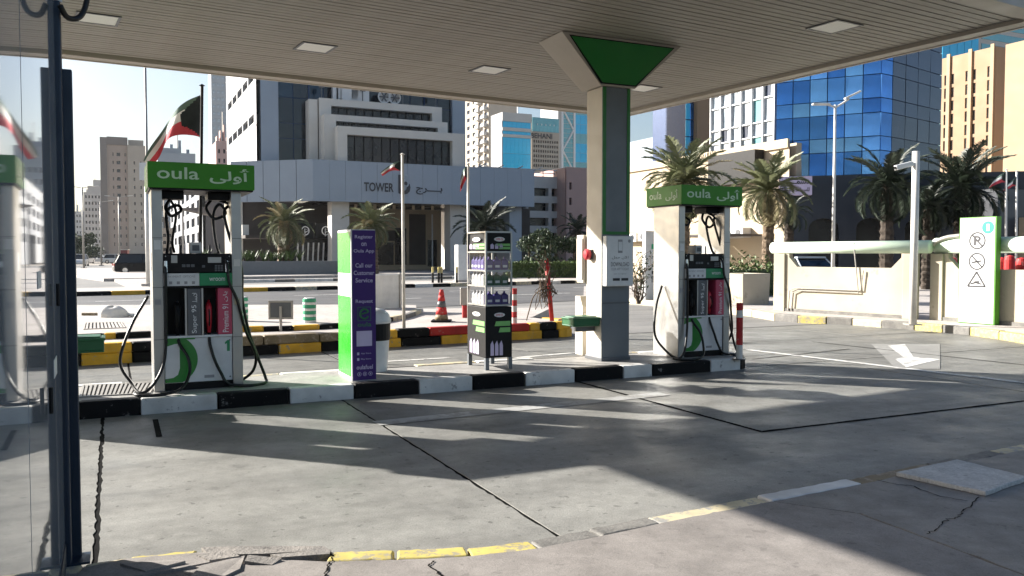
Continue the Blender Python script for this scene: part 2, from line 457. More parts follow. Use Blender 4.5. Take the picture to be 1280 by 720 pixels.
# ------------------------------------------------------------------ foliage
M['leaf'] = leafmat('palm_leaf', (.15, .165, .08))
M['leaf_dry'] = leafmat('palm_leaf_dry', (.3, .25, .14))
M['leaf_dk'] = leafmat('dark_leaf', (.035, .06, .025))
M['leaf_shade'] = leafmat('shaded_frond', (.02, .032, .017))  # palms standing in shade: the shade is put into the frond colour
M['bark_shade'] = mat('shaded_bark', (.055, .042, .032), .95, 0, .4, 9, bump=.9, bscale=18)  # trunks of the same palms, shade painted into the bark
M['hedge'] = leafmat('hedge_leaf', (.075, .12, .03))
M['bark'] = mat('palm_bark', (.16, .115, .075), .9, 0, .4, 9, bump=.9, bscale=18)
M['twig'] = mat('dry_twig', (.11, .08, .055), .9, 0, .3, 12)
def frond_mesh(name, L, droop, m, nleaf=34, seed=1, leafl=.42):
    r = random.Random(seed); b = MB(); N = 14; pts = []
    ang = R(34); x = z = 0.0
    for i in range(N + 1):
        pts.append(Vector((x, 0, z))); x += math.cos(ang) * L / N; z += math.sin(ang) * L / N; ang -= droop / N * (1 + i / N)
    b.tube(pts, [.022 * (1 - .85 * i / N) * L / 2 for i in range(N + 1)], 4)
    for i in range(nleaf):
        t = .12 + .88 * i / (nleaf - 1); k = min(N - 1, int(t * N)); f = t * N - k
        p = pts[k].lerp(pts[k + 1], f); tan = (pts[k + 1] - pts[k]).normalized()
        ll = leafl * L / 2 * (math.sin(math.pi * min(1, .18 + t * .8)) * .8 + .25) * r.uniform(.8, 1.15)
        for s in (-1, 1):
            up = tan.cross(Vector((0, 1, 0))).normalized() * -1
            d = (tan * r.uniform(.55, .95) + Vector((0, s, 0)) * .8 + Vector((0, 0, 1)) * r.uniform(-.15, .35)).normalized()
            q = p + d * ll + Vector((0, 0, -.12 * ll * r.random()))
            mid = p + d * ll * .5
            wv = d.cross(Vector((0, 0, 1))).normalized() * .011 * L / 2 * r.uniform(.8, 1.5) + Vector((0, 0, .012 * s))
            b.poly([p - wv * .6, mid - wv, q, mid + wv, p + wv * .6])
    return b.mesh(name, m)
FRONDS = {}
def frond_set(tone):
    if tone not in FRONDS:
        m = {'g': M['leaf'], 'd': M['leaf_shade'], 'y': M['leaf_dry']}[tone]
        FRONDS[tone] = [frond_mesh('frond', 2.0, dr, m, 54, 11 + i) for i, dr in enumerate((R(35), R(60), R(85), R(110)))]
    return FRONDS[tone]
def palm(label, P, trunk_h, r, spread, tone='g', n=40, dry=8, seed=1, lean=(0, 0), up=1.0, group=None, cat='palm tree'):
    rr = random.Random(seed)
    t = thing('palm_tree', label, cat, P, 0, group)
    path = []; rad = []
    N = 26
    for i in range(N + 1):
        f = i / N
        path.append((lean[0] * f * f, lean[1] * f * f, trunk_h * f)); rad.append(r * (1.18 - .3 * f) * (1 + (.1 if i % 2 else -.06)))
    b = MB().tube(path, rad, 10)
    for i in range(70):                        # old leaf bases
        f = rr.uniform(.25, 1.0); a = rr.uniform(0, 6.28); c = Vector((lean[0] * f * f, lean[1] * f * f, trunk_h * f)); d = Vector((math.cos(a), math.sin(a), 0))
        p = c + d * r * .85; wv = Vector((-d.y, d.x, 0)) * r * .35
        b.poly([p - wv, p + wv, p + d * r * .55 + Vector((0, 0, r * 1.0))])
    b.build('trunk', M['bark_shade'] if tone == 'd' else M['bark'], t)
    top = Vector((lean[0], lean[1], trunk_h))
    fs = frond_set(tone); fd = frond_set('y')
    for i in range(n):
        f = (i + .5) / n
        az = i * 2.39996 + rr.uniform(-.2, .2)
        el = R(78) - R(112) * f ** .9 * 1.0 + rr.uniform(-.12, .12)
        k = min(3, int(f * 4)); sc_ = spread / 2.0 * rr.uniform(.82, 1.1)
        place(fs[k] if rr.random() > (.3 if f > .6 else .06) or tone == 'd' else fd[k], 'frond', t, top + Vector((0, 0, .05)), (0, -(el - R(34)) * up, az), (sc_,) * 3)
    for i in range(0 if tone == 'd' else dry):
        az = rr.uniform(0, 6.28); el = R(-45) + rr.uniform(-.3, .25); sc_ = spread / 2.0 * rr.uniform(.6, .85)
        place(fd[3], 'frond', t, top - Vector((0, 0, .1)), (0, -(el - R(34)), az), (sc_,) * 3)
    return t
def leaves(b, n, pick, size, r):
    for i in range(n):
        p, nrm = pick(r)
        d = Vector((r.gauss(0, 1), r.gauss(0, 1), r.gauss(0, 1))).normalized()
        a = (d + nrm * .3).normalized(); c = a.cross(Vector((r.random(), r.random(), r.random() + .1))).normalized()
        s = size * r.uniform(.6, 1.3)
        b.poly([p - a * s, p + c * s * .45, p + a * s, p - c * s * .45])
    return b
def ball_pick(O, rad, fill=.55, lump=.18):
    O = Vector(O)
    def f(r):
        d = Vector((r.gauss(0, 1), r.gauss(0, 1), r.gauss(0, 1))).normalized()
        k = r.uniform(fill, 1) * (1 + lump * math.sin(5 * d.x + 3 * d.z) * math.cos(4 * d.y - 2 * d.z))
        return O + Vector((d.x * rad[0], d.y * rad[1], d.z * rad[2])) * k, d
    return f

# ------------------------------------------------------------------ cars
M['tyre'] = mat('tyre', (.015, .015, .015), .8)
M['autoglass'] = mat('car_glass', (.015, .018, .02), .06, 0, .05, 3, rvar=0)
M['lamp_w'] = mat('headlight', (.7, .72, .75), .1, .2, .05, 3)
M['lamp_r'] = mat('tail_light', (.4, .01, .01), .2)
CARCOL = {}
def carpaint(c):
    if c not in CARCOL: CARCOL[c] = mat('car_paint', c, .3, .1, .04, 2, coat=.15 if max(c) < .1 else .3, rvar=.03, spec=.15 if max(c) < .1 else .3)
    return CARCOL[c]
def car(name, label, P, rz, col, suv=True, group=None, L=4.5, W=1.85, H=1.68):
    """nose towards local +x"""
    t = thing(name, label, 'car', P, rz, group)
    hb = H * .57; hl = L / 2
    prof = [(-hl, .35), (-hl + .04, hb * .95), (-hl + .15, hb), (hl - 1.15, hb), (hl - .3, hb * .86), (hl, hb * .62), (hl, .3), (hl - .1, .22), (-hl + .1, .22)]
    b = MB(); n = len(prof)
    for yy, ins in ((-W / 2 + .06, .04), (-W / 2, 0), (W / 2, 0), (W / 2 - .06, .04)): pass
    rings = [(-W / 2, .96), (-W / 2 + .05, 1.0), (W / 2 - .05, 1.0), (W / 2, .96)]
    for yy, k in rings: b.v += [(x * (1 if k == 1 else .99), yy, .22 + (z - .22) * k) for x, z in prof]
    for i in range(3):
        for j in range(n):
            j2 = (j + 1) % n; b.f.append((i * n + j, i * n + j2, (i + 1) * n + j2, (i + 1) * n + j))
    b.f.append(tuple(reversed(range(n)))); b.f.append(tuple(range(3 * n, 4 * n)))
    body = b.build('body', carpaint(col), t, bevel=.04)
    rear = -hl + .12 if suv else -hl + .75
    g = MB()
    lo = [(rear, hb - .02), (hl - 1.05, hb - .02)]; hi = [(rear + (.35 if suv else .7), H - .06), (hl - 1.95, H - .06)]
    wl, wh = W / 2 - .06, W / 2 - .26
    g.v += [(lo[0][0], -wl, lo[0][1]), (lo[1][0], -wl, lo[1][1]), (lo[1][0], wl, lo[1][1]), (lo[0][0], wl, lo[0][1]),
            (hi[0][0], -wh, hi[0][1]), (hi[1][0], -wh, hi[1][1]), (hi[1][0], wh, hi[1][1]), (hi[0][0], wh, hi[0][1])]
    g.f += [(0, 1, 5, 4), (1, 2, 6, 5), (2, 3, 7, 6), (3, 0, 4, 7), (4, 5, 6, 7)]
    g.build('window', M['autoglass'], t)
    rf = MB().box(hi[0][0] - .08, hi[1][0] + .1, -wh - .03, wh + .03, H - .075, H)
    for s in (-1, 1):
        for x0, x1 in ((lo[0][0], hi[0][0]), (lo[1][0], hi[1][0]), (-.05, -.1)):
            rf.tube([(x0, s * wl * 1.005, hb - .02), (x1, s * (wh + .01), H - .05)], .045, 5)
    rf.build('roof', carpaint(col), t, bevel=.03)
    for x in (-hl + .8, hl - .85):
        for s in (-1, 1):
            wm = MB().tube([(x, s * (W / 2 - .2), .33), (x, s * (W / 2 + .015), .33)], .33, 16).build('wheel', M['tyre'], t)
            MB().tube([(x, s * (W / 2), .33), (x, s * (W / 2 + .025), .33)], .2, 12).build('rim', M['chrome'], wm)
    for s in (-1, 1):
        MB().box(hl - .12, hl + .012, s * W * .28, s * W * .46, hb * .64, hb * .78).build('headlight', M['lamp_w'], t)
        MB().box(-hl - .012, -hl + .1, s * W * .3, s * W * .48, hb * .7, hb * .92).build('tail_light', M['lamp_r'], t)
    MB().box(-hl - .015, -hl + .02, -.26, .26, hb * .6, hb * .72).build('number_plate', M['white'], t)
    return t
# ================================================================== GROUND
def jit_ring(pts, step=.16, amp=.004, r=rng):
    out = []
    n = len(pts)
    for i in range(n):
        a = Vector(pts[i][:2]); c = Vector(pts[(i + 1) % n][:2]); d = c - a; k = max(1, int(d.length / step)); nn = Vector((-d.y, d.x)).normalized()
        for j in range(k):
            p = a + d * (j / k)
            if j: p = p + nn * r.uniform(-amp, amp)
            out.append((p.x, p.y))
    return out
struct(MB().poly([(-2500, -300, -.06), (2500, -300, -.06), (2500, 4500, -.06), (-2500, 4500, -.06)]).build('ground', M['sand']))
struct(MB().poly([(-90, -30, -.03), (40, -30, -.03), (40, 30, -.03), (-90, 30, -.03)]).build('ground_base', M['joint']))
K0, K1 = G(95, 370), G(725, 354)
kd = (K1 - K0).normalized(); kn = Vector((kd.y, -kd.x, 0))        # kn points to the camera side
def KP(t, n, z=0): return K0 + kd * t + kn * n + Vector((0, 0, z))
struct(MB().poly([KP(-70, 30, -.02), KP(120, 40, -.02), KP(150, -75, -.02), KP(-70, -120, -.02)]).build('parking_lot', M['asphalt_pale']))
road = struct(MB().poly([KP(-70, 0, -.008), KP(-70, 13.5, -.008), KP(120, 13.5, -.008), KP(120, 0, -.008)]).build('road', M['asphalt']))
for i in range(-4, 12):
    MB().poly([KP(i * 7, 4.4, -.003), KP(i * 7, 4.55, -.003), KP(i * 7 + 3.2, 4.55, -.003), KP(i * 7 + 3.2, 4.4, -.003)]).build('lane_dash', M['rpaint'], road)
for i in range(-4, 12):
    MB().poly([KP(i * 7, 8.8, -.003), KP(i * 7, 8.95, -.003), KP(i * 7 + 3.2, 8.95, -.003), KP(i * 7 + 3.2, 8.8, -.003)]).build('lane_dash', M['rpaint'], road)

def kerb_run(parent, pts, cols, depth, z0, z1, inward, gap=.006, bevel=.018, name='kerb_stone'):
    """a stone between each pair of points; inward = +1: body lies to the left of the walking direction"""
    for i, c in enumerate(cols):
        a = Vector((pts[i][0], pts[i][1], 0)); b_ = Vector((pts[i + 1][0], pts[i + 1][1], 0)); d = (b_ - a)
        if d.length < .02: continue
        d.normalize(); n = Vector((-d.y, d.x, 0)) * inward * depth
        a = a + d * gap; b_ = b_ - d * gap
        j = Vector((-d.y, d.x, 0)) * rng.uniform(-.006, .006); dz = rng.uniform(-.006, .006)
        ring = [a + j, b_ + j, b_ + n, a + n]
        if inward < 0: ring = ring[::-1]
        o = MB().prism(ring, z0, z1 + dz).build(name, M[c], parent, bevel=bevel)

# far kerb and far pavement ------------------------------------------------
fp = struct(MB().prism([KP(-70, -.3), KP(120, -.3), KP(120, -4.2), KP(-70, -4.2)], -.05, .15).build('far_pavement', M['paving']))
pts = []; cols = []; tt = -20.0; k = 0
while tt < 40:
    pts.append(KP(tt, 0)); ln = 1.0 if tt > 8 else 1.25
    if tt < 8: cols.append(('k_black', 'k_yellow')[k % 2])
    else: cols.append(('k_black', 'k_white', 'k_black', 'k_palest')[k % 4])
    tt += ln; k += 1
pts.append(KP(tt, 0))
kerb_run(fp, pts, cols, .3, -.04, .16, 1)
# second low kerb line across the parking lot
fp2 = struct(MB().prism([KP(6, -12), KP(70, -12), KP(70, -12.9), KP(6, -12.9)], -.05, .14).build('parking_median', M['paving']))
pts = [KP(6 + 1.2 * i, -11.98) for i in range(40)]
kerb_run(fp2, pts, [('k_white', 'k_white', 'k_grey')[i % 3] for i in range(39)], .2, -.04, .15, 1)
struct(MB().prism([KP(4, -19), KP(90, -19), KP(90, -90), KP(4, -60)], -.05, .16).build('plaza', M['paving']))
# pale traffic island beside the dark car
ti = [G(143, 349, .12), G(150, 345, .12), G(205, 342, .12), G(250, 345, .12), G(250, 357, .12), G(190, 358, .12), G(158, 355, .12)]
struct(MB().prism(ti, -.05, .12).build('traffic_island', M['paving']))

# forecourt slabs ------------------------------------------------------------
drive = struct(MB().poly([AB(-9, -3, -.007), AB(17, -3, -.007), AB(17, 14.4, -.007), AB(-9, 14.4, -.007)]).build('driveway', M['joint']))
cells = []
acol = [-9, -5.2, -2.6, -.1, 2.27, 5.27]
for i in range(4): cells.append((acol[i], acol[i + 1], -2.5, 9.12))
cells += [(11.4, 17, -2.5, 5.82)]
acr = [5.27, 9.6, 13.2, 17]; bcr = [-2.5, 1.6, 5.82, 9.3, 11.9, 14.3]
for i in range(3):
    for j in range(5):
        if (i == 0 and j >= 3) or j < 2: continue
        cells.append((acr[i], acr[i + 1], bcr[j], bcr[j + 1]))
acb = [-9, -5.6, -2.6, .2, 3.1, 6.2, 9.6]
for i in range(6): cells.append((acb[i], acb[i + 1], 10.3, 14.3))
cells.append((5.27, 9.6, 9.3, 10.3))
gl_ = .015
Lr = [AB(2.27 + gl_, -2.5), AB(11.4 - gl_, -2.5), AB(11.4 - gl_, 5.82 - gl_), AB(5.27 - gl_, 5.82 - gl_), AB(5.27 - gl_, 9.12 - gl_), AB(2.27 + gl_, 9.12 - gl_)]
MB().prism(jit_ring(Lr, .12, .003), -.09, -.001).build('concrete_slab', M['drive'], drive)
for a0, a1, b0, b1 in cells:
    g = .015
    ring = [AB(a0 + g, b0 + g), AB(a1 - g, b0 + g), AB(a1 - g, b1 - g), AB(a0 + g, b1 - g)]
    wild = .009 if abs(a0 + .1) < .01 or abs(a1 + .1) < .01 else .003
    ring = jit_ring(ring, .07, wild)
    MB().prism(ring, -.09, rng.uniform(-.003, .0)).build('concrete_slab', M['drive'], drive)
def strip(u0, v0, u1, v1, wd, m, name, z=.003, parent=drive):
    a = G(u0, v0, z); c = G(u1, v1, z); d = (c - a).normalized(); n = Vector((-d.y, d.x, 0)) * wd / 2
    return MB().poly([a - n, c - n, c + n, a + n]).build(name, m, parent)
strip(935, 437, 1330, 484, .13, M['rpaint'], 'paint_light_line', .004)
strip(470, 529, 830, 492, .22, M['light_streak'], 'paint_light_line', .004)  # streak of sunlight beside the island, painted on as a pale strip
strip(476, 452, 562, 447, .1, M['rpaint'], 'paint_light_line', .004)
strip(645, 447, 740, 439, .1, M['rpaint'], 'paint_light_line', .004)
strip(1015, 427, 1290, 457, .035, M['joint'], 'tar_seam', .004)
strip(940, 449, 1062, 436, .03, M['joint'], 'tar_seam', .004)
strip(194, 524, 199, 546, .05, M['joint'], 'tar_seam', .004)
pB, pC = AB(5.27, 5.82, .003), AB(5.27, 9.1, .003)
def seam(a, c, wd):
    d = (c - a).normalized(); n = Vector((-d.y, d.x, 0)); L_, R_ = [], []
    for i in range(41):
        p_ = a.lerp(c, i / 40); w_ = wd / 2 * rng.uniform(.7, 1.2); L_.append(p_ + n * w_); R_.append(p_ - n * w_)
    b = MB()
    for i in range(40): b.poly([L_[i], L_[i + 1], R_[i + 1], R_[i]])
    b.build('tar_seam', M['joint'], drive)
seam(pB, AB(11.4, 5.82, .003), .05)
seam(pB + Vector((0, 0, .0005)), pC, .045)
M['rpaint_faint'] = wear('worn_patch', (.29, .285, .27), (.25, .245, .23), .48, 3, .6, .1)
ar = [G(1089, 430, .003), G(1175, 430, .003), G(1175, 461, .003), G(1120, 461, .003)]
MB().poly(ar).build('painted_patch', M['rpaint_faint'], drive)
MB().poly([G(u, v, .006) for u, v in ((1110, 432), (1131, 430), (1142, 446), (1176, 449), (1133, 459), (1119, 449), (1129, 446))]).build('painted_arrow', M['rpaint'], drive)

# near pavement with its worn curb -------------------------------------------
cpx = [(-60, 716), (105, 703), (162, 694), (249, 685), (330, 685), (414, 689), (495, 687), (582, 683), (662, 674), (735, 660), (808, 645), (945, 619), (1058, 598), (1155, 578), (1236, 562), (1330, 544), (1480, 520), (1700, 486)]
ccol = ['k_palest', 'k_palest', 'k_paleyel', None, None, 'k_paleyel', 'k_paleyel', 'k_paleyel', 'k_grey', 'k_grey', 'k_palest', 'k_white', 'k_olive', 'k_grey', 'k_palest', 'k_grey', 'k_white']
cw = [G(u, v, .045) for u, v in cpx]
def offs(P, d):
    out = []
    for i, p in enumerate(P):
        t = (P[min(i + 1, len(P) - 1)] - P[max(i - 1, 0)]).normalized(); out.append(p + Vector((t.y, -t.x, 0)) * d)
    return out
ci = offs(cw, .135)
J0, J1 = G(1075, 642, .04), G(1290, 722, .04)
jd = (J1 - J0).normalized(); J2 = J0 + jd * 6
k_cut = 11
Jc = ci[k_cut]
g = .008; jn = Vector((jd.y, -jd.x, 0)) * g
left_ring = [p for p in ci[:k_cut + 1]] + [J0 + jn, J2 + jn, Vector((0, -5, 0)), Vector((-9, -5, 0))]
right_ring = [Jc + Vector((.012, .0, 0)), J0 - jn, J2 - jn] + [p for p in reversed(ci[k_cut + 1:])]
walk = struct(MB().prism(jit_ring(left_ring, .1, .007), -.05, .04).build('near_pavement', M['walk']))
MB().prism(jit_ring(right_ring, .1, .007), -.05, .041).build('paving_slab', M['walk_grey'], walk)
for i, c in enumerate(ccol):
    if c is None: continue
    a, b_ = cw[i], cw[i + 1]; d = (b_ - a).normalized() * .007
    ring = [a + d, b_ - d, ci[i + 1] - d, ci[i] + d]
    MB().prism(jit_ring(ring, .05, .009), -.05, .042 + rng.uniform(-.007, .004)).build('curb_stone', M[c], walk, bevel=.012)
M['rubble'] = concrete('broken_concrete', (.15, .14, .13), (.27, .245, .22), 5, 60, (.7, .9), bump=.8, oil=.4)
def frag(px, z, tilt, m):
    P = [G(u, v, .03) for u, v in px]
    zs = [z + rng.uniform(-tilt, tilt) for _ in P]
    MB().prism(P, -.02, zs).build('broken_piece', m, walk)
frag([(252, 687), (300, 685), (405, 685), (412, 690), (330, 696), (262, 697)], .046, .008, M['rubble'])
frag([(338, 697), (414, 691), (412, 698), (352, 702)], .05, .008, M['rubble'])
frag([(104, 713), (160, 703), (250, 695), (300, 699), (238, 711), (180, 722), (90, 730)], .046, .006, M['walk'])
frag([(310, 700), (352, 703), (340, 709), (306, 708)], .05, .01, M['rubble'])
frag([(150, 712), (205, 704), (232, 708), (182, 719)], .056, .008, M['walk'])
frag([(245, 699), (290, 696), (300, 700), (262, 706)], .054, .008, M['rubble'])
frag([(252, 712), (306, 698), (300, 716), (270, 730), (235, 730)], .05, .008, M['walk'])
frag([(180, 724), (238, 713), (250, 712), (230, 732)], .05, .012, M['rubble'])
# pale cover slab on the pavement
cvp = [G(u, v, .05) for u, v in ((1120, 594), (1196, 578), (1284, 600), (1232, 619))]
tag(MB().prism(jit_ring(cvp, .12, .006), .042, .075).build('cover_slab', M['patch'], bevel=.006), 'pale square concrete cover slab lying on the cracked pavement', 'cover slab')
def crack(pts, wd, z, parent=walk):
    P0_ = [G(u, v, z) for u, v in pts]; P = []; L_, R_ = [], []
    for i in range(len(P0_) - 1):
        for k in range(7): P.append(P0_[i].lerp(P0_[i + 1], k / 7) + Vector((rng.gauss(0, .007), rng.gauss(0, .007), 0)))
    P.append(P0_[-1])
    for i, p in enumerate(P):
        t = (P[min(i + 1, len(P) - 1)] - P[max(i - 1, 0)]).normalized(); n = Vector((-t.y, t.x, 0)) * wd * rng.uniform(.4, 1.2)
        L_.append(p + n); R_.append(p - n)
    b = MB()
    for i in range(len(P) - 1): b.poly([L_[i], L_[i + 1], R_[i + 1], R_[i]])
    b.build('crack', M['joint'], parent)
crack([(1157, 667), (1172, 660), (1178, 652), (1198, 645), (1204, 637), (1213, 633), (1224, 621)], .004, .0455)
crack([(1098, 600), (1118, 605), (1140, 607), (1172, 620), (1210, 626)], .005, .0455)
crack([(545, 700), (536, 706), (548, 716), (560, 726)], .007, .0445)
crack([(412, 690), (416, 697), (410, 706), (404, 724)], .006, .0445)

# refuelling island ----------------------------------------------------------
BF, BB = 9.14, 10.45
isl_us = [95, 172, 270, 360, 442, 523, 591, 657, 720, 780, 817, 890, 928]
ias = [A_at(u, BF) for u in isl_us]
islc = ['k_black', 'k_white'] * 6
icols = islc[:len(ias) - 1]
step = .86
pre = []; x = ias[0]
while x > -8: x -= step; pre.insert(0, x)
ias = pre + ias
icols = [('k_black', 'k_white')[(len(pre) - i) % 2] for i in range(len(pre))] + icols
NA = ias[-1]
ends = [AB(x, BF) for x in ias]
nose = [AB(NA + .12, BF + .06), AB(NA + .3, BF + .3), AB(NA + .36, BF + .66), AB(NA + .3, BB - .3), AB(NA + .1, BB - .05), AB(NA - .05, BB)]
isl = struct(MB().prism([AB(ias[0], BF + .14), AB(NA, BF + .14), AB(NA + .14, BF + .36), AB(NA + .2, BF + .66), AB(NA + .14, BB - .34), AB(NA - .05, BB - .15), AB(ias[0], BB - .15)], -.05, .15).build('refuelling_island', M['island']))
kerb_run(isl, ends + nose, icols + ['k_black', 'k_black', 'k_white', 'k_black', 'k_white', 'k_black'], .15, -.03, .158, 1)
bk = [AB(NA - .05 - .86 * i, BB) for i in range(18)]
kerb_run(isl, bk, [('k_white', 'k_palest', 'k_grey')[i % 3] for i in range(17)], .15, -.03, .158, 1)

# back island, two tiers of painted kerb --------------------------------------
Q0, Q1 = G(60, 459.5), G(712, 421)
qd = (Q1 - Q0).normalized(); qn = Vector((-qd.y, qd.x, 0))
def QU(u):                                   # point on the front line at pixel column u
    d = ray(u, 400); d.z = 0
    # solve Q0 + t qd = s d
    den = qd.x * d.y - qd.y * d.x
    t = (-(Q0.x) * d.y + Q0.y * d.x) / den
    return Q0 + qd * t
low = [(-30, 'k_black'), (93, 'k_black'), (100, 'k_yellow'), (165, 'k_black'), (205, 'k_yellow'), (255, 'k_black'), (348, 'k_yellow'), (402, 'k_black'), (455, 'k_yellow'), (502, 'k_black'), (552, 'k_yellow'), (620, 'k_yellow'), (678, 'k_black'), (699, 'k_yellow'), (708, None)]
upp = [(-30, 'k_black'), (93, 'k_black'), (100, 'k_yellow'), (165, 'k_black'), (205, 'k_olive'), (260, 'k_olive'), (330, 'k_olive'), (400, 'k_olive'), (455, 'k_yellow'), (498, 'k_black'), (538, 'k_red'), (600, 'k_red'), (663, 'k_yellow'), (676, 'k_black'), (697, 'k_yellow'), (708, None)]
BIZ = .30
nose2 = [QU(708), QU(708) + qd * .22 + qn * .12, QU(708) + qd * .36 + qn * .5, QU(708) + qd * .3 + qn * 1.1, QU(708) + qd * .1 + qn * 1.4]
bi_ring = [QU(-30) + qn * .16, QU(708) + qn * .16, QU(708) + qn * 1.3, G(690, 384, BIZ), G(500, 386, BIZ), G(60, 400, BIZ)]
bi = struct(MB().prism(bi_ring, -.05, BIZ - .004).build('back_island', M['paving']))
for tier, z0, z1, ins in ((low, -.04, .15, 0), (upp, .152, BIZ, .02)):
    P = [QU(u) + qn * ins for u, c in tier]
    kerb_run(bi, P, [c for u, c in tier[:-1]], .18, z0, z1, 1, bevel=.02)
    Pn = [p + qn * ins - qd * ins for p in nose2]
    kerb_run(bi, Pn, ['k_yellow', 'k_black', 'k_yellow', 'k_black'], .18, z0, z1, 1, bevel=.02)
# raised pavement with curved nose, behind the back island
RZ = .385
front_px = [(-40, 425), (95, 418.5), (130, 417), (145, 416.5), (190, 414.5), (245, 412), (296, 409), (330, 408), (367, 407), (400, 405.5), (432, 403.5), (452, 402), (474, 399), (492, 396), (508, 393), (520, 389.5), (527, 386)]
fcol = ['k_black', 'k_black', 'k_yellow', 'k_black', 'k_black', 'k_yellow', 'k_yellow', 'k_black', 'k_yellow', 'k_black', 'k_black', 'k_yellow', 'k_black', 'k_palest', 'k_grey', 'k_palest']
fw = [G(u, v, RZ) for u, v in front_px]
rp_in = offs(fw, -.12)
back_px = [(520, 381), (470, 380.5), (95, 381), (-40, 383)]
rp = struct(MB().prism([p for p in rp_in] + [G(u, v, RZ) for u, v in back_px], -.05, RZ - .004).build('raised_pavement', M['paving']))
kerb_run(rp, fw, fcol, .14, BIZ - .03, RZ, 1, bevel=.015)

# right-hand pavement under the fence -----------------------------------------
kpx = [(968, 400), (997, 402.5), (1033, 404.5), (1065, 406.5), (1102, 409.5), (1143, 412.5), (1178, 415.5), (1212, 419), (1248, 424), (1287, 430.5), (1345, 441), (1420, 456)]
kw = [G(u, v) for u, v in kpx]
def FU(u):                                   # kerb line at pixel column u
    for i in range(len(kpx) - 1):
        if kpx[i][0] <= u <= kpx[i + 1][0]:
            f = (u - kpx[i][0]) / (kpx[i + 1][0] - kpx[i][0]); return G(u, kpx[i][1] + (kpx[i + 1][1] - kpx[i][1]) * f)
    return kw[-1]
Lp = [G(730, 377), G(785, 379), G(850, 385), G(905, 391), G(940, 395)]
kin = offs(kw, -.15)
ring = [p + Vector((.0, .16, 0)) for p in Lp] + kin + [kw[-1] + Vector((16, 0, 0)), Vector((26, 40, 0)), Vector((6, 44, 0)), G(730, 362)]
fpv = struct(MB().prism(ring, -.05, .15).build('fence_pavement', M['paving']))
kerb_run(fpv, kw, ['k_grey', 'k_paleyel', 'k_grey', 'k_palest', 'k_grey', 'k_paleyel', 'k_grey', 'k_paleyel', 'k_paleyel', 'k_grey', 'k_paleyel'], .16, -.04, .155, 1)
kerb_run(fpv, Lp + [kw[0]], ['k_grey', 'k_palest', 'k_grey', 'k_palest', 'k_palest'], .16, -.04, .155, 1)
# ================================================================== CANOPY
CH = 4.42
cA, cB, cC, cD = G(84, 68, CH), G(700, 134.5, CH), G(790, 140, CH), G(1280, 18, CH)
v1 = (cB - cA).normalized(); v2 = (cD - cC).normalized()
ang1 = math.atan2(v1.y, v1.x); ang2 = math.atan2(v2.y, v2.x) + math.pi / 2
print('canopy angles', math.degrees(ang1), math.degrees(ang2), cC, cA)
CA = ang1
c1 = Vector((math.cos(CA), math.sin(CA), 0)); c2 = Vector((-math.sin(CA), math.cos(CA), 0))
CF = .5 * (cA.dot(c2) + cB.dot(c2))          # far edge offset
CR = cC.dot(c1)                              # right end
CLEN, CDEP = 12.85, 8.2
can = thing('canopy_roof', 'long beige slatted petrol station canopy roof resting on the green-capped pillar', 'canopy', c1 * (CR - CLEN) + c2 * (CF - CDEP) + Vector((0, 0, CH)), CA)
# local: x 0..CLEN (right end), y 0..CDEP (far edge), z 0 = soffit
MB().box(.02, CLEN - .02, .02, CDEP - .02, .06, .9).build('roof_slab', M['dark'], can)
sl_pitch = .118; nsl = int((CDEP - .5) / sl_pitch)
me = MB().box(0, CLEN - .36, 0, sl_pitch - .017, 0, .03).mesh('soffit_slat', M['soffit'])
for i in range(nsl):
    place(me, 'soffit_slat', can, (.18, .25 + i * sl_pitch, rng.uniform(-.0015, .0015)))
for nm, bx in (('edge_trim', (0, CLEN, CDEP - .22, CDEP, -.05, .055)), ('edge_trim', (0, CLEN, 0, .22, -.05, .055)), ('edge_trim', (CLEN - .2, CLEN, .222, CDEP - .222, -.05, .055)), ('edge_trim', (0, .2, .222, CDEP - .222, -.05, .055))):
    MB().box(*bx).build(nm, M['trim'], can)
for bx in ((-.03, CLEN + .03, CDEP + .002, CDEP + .05, -.06, .95), (-.03, CLEN + .03, -.05, -.002, -.06, .95), (CLEN + .002, CLEN + .05, 0, CDEP, -.06, .95), (-.05, -.002, 0, CDEP, -.06, .95)):
    MB().box(*bx).build('fascia', M['trim'], can)
def can_local(u, v):
    p = G(u, v, CH) - Vector(can.location)
    return p.dot(c1), p.dot(c2)
lens_m, t, p = _nodes('downlight_lens')
p.inputs['Base Color'].default_value = (.8, .79, .75, 1); p.inputs['Roughness'].default_value = .35
for u, v in ((122, 23), (394, 59), (612, 87), (1043, 33), (803, 110)):
    x, y = can_local(u, v)
    h = .24; o = MB()
    for bx in ((x - h, x + h, y - h, y - h + .03), (x - h, x + h, y + h - .03, y + h), (x - h, x - h + .03, y - h + .03, y + h - .03), (x + h - .03, x + h, y - h + .03, y + h - .03)):
        o.box(bx[0], bx[1], bx[2], bx[3], -.014, -.002)
    dl = o.build('downlight_frame', M['slate'], can)
    MB().box(x - h + .032, x + h - .032, y - h + .032, y + h - .032, -.010, -.003).build('downlight_lens', lens_m, dl)

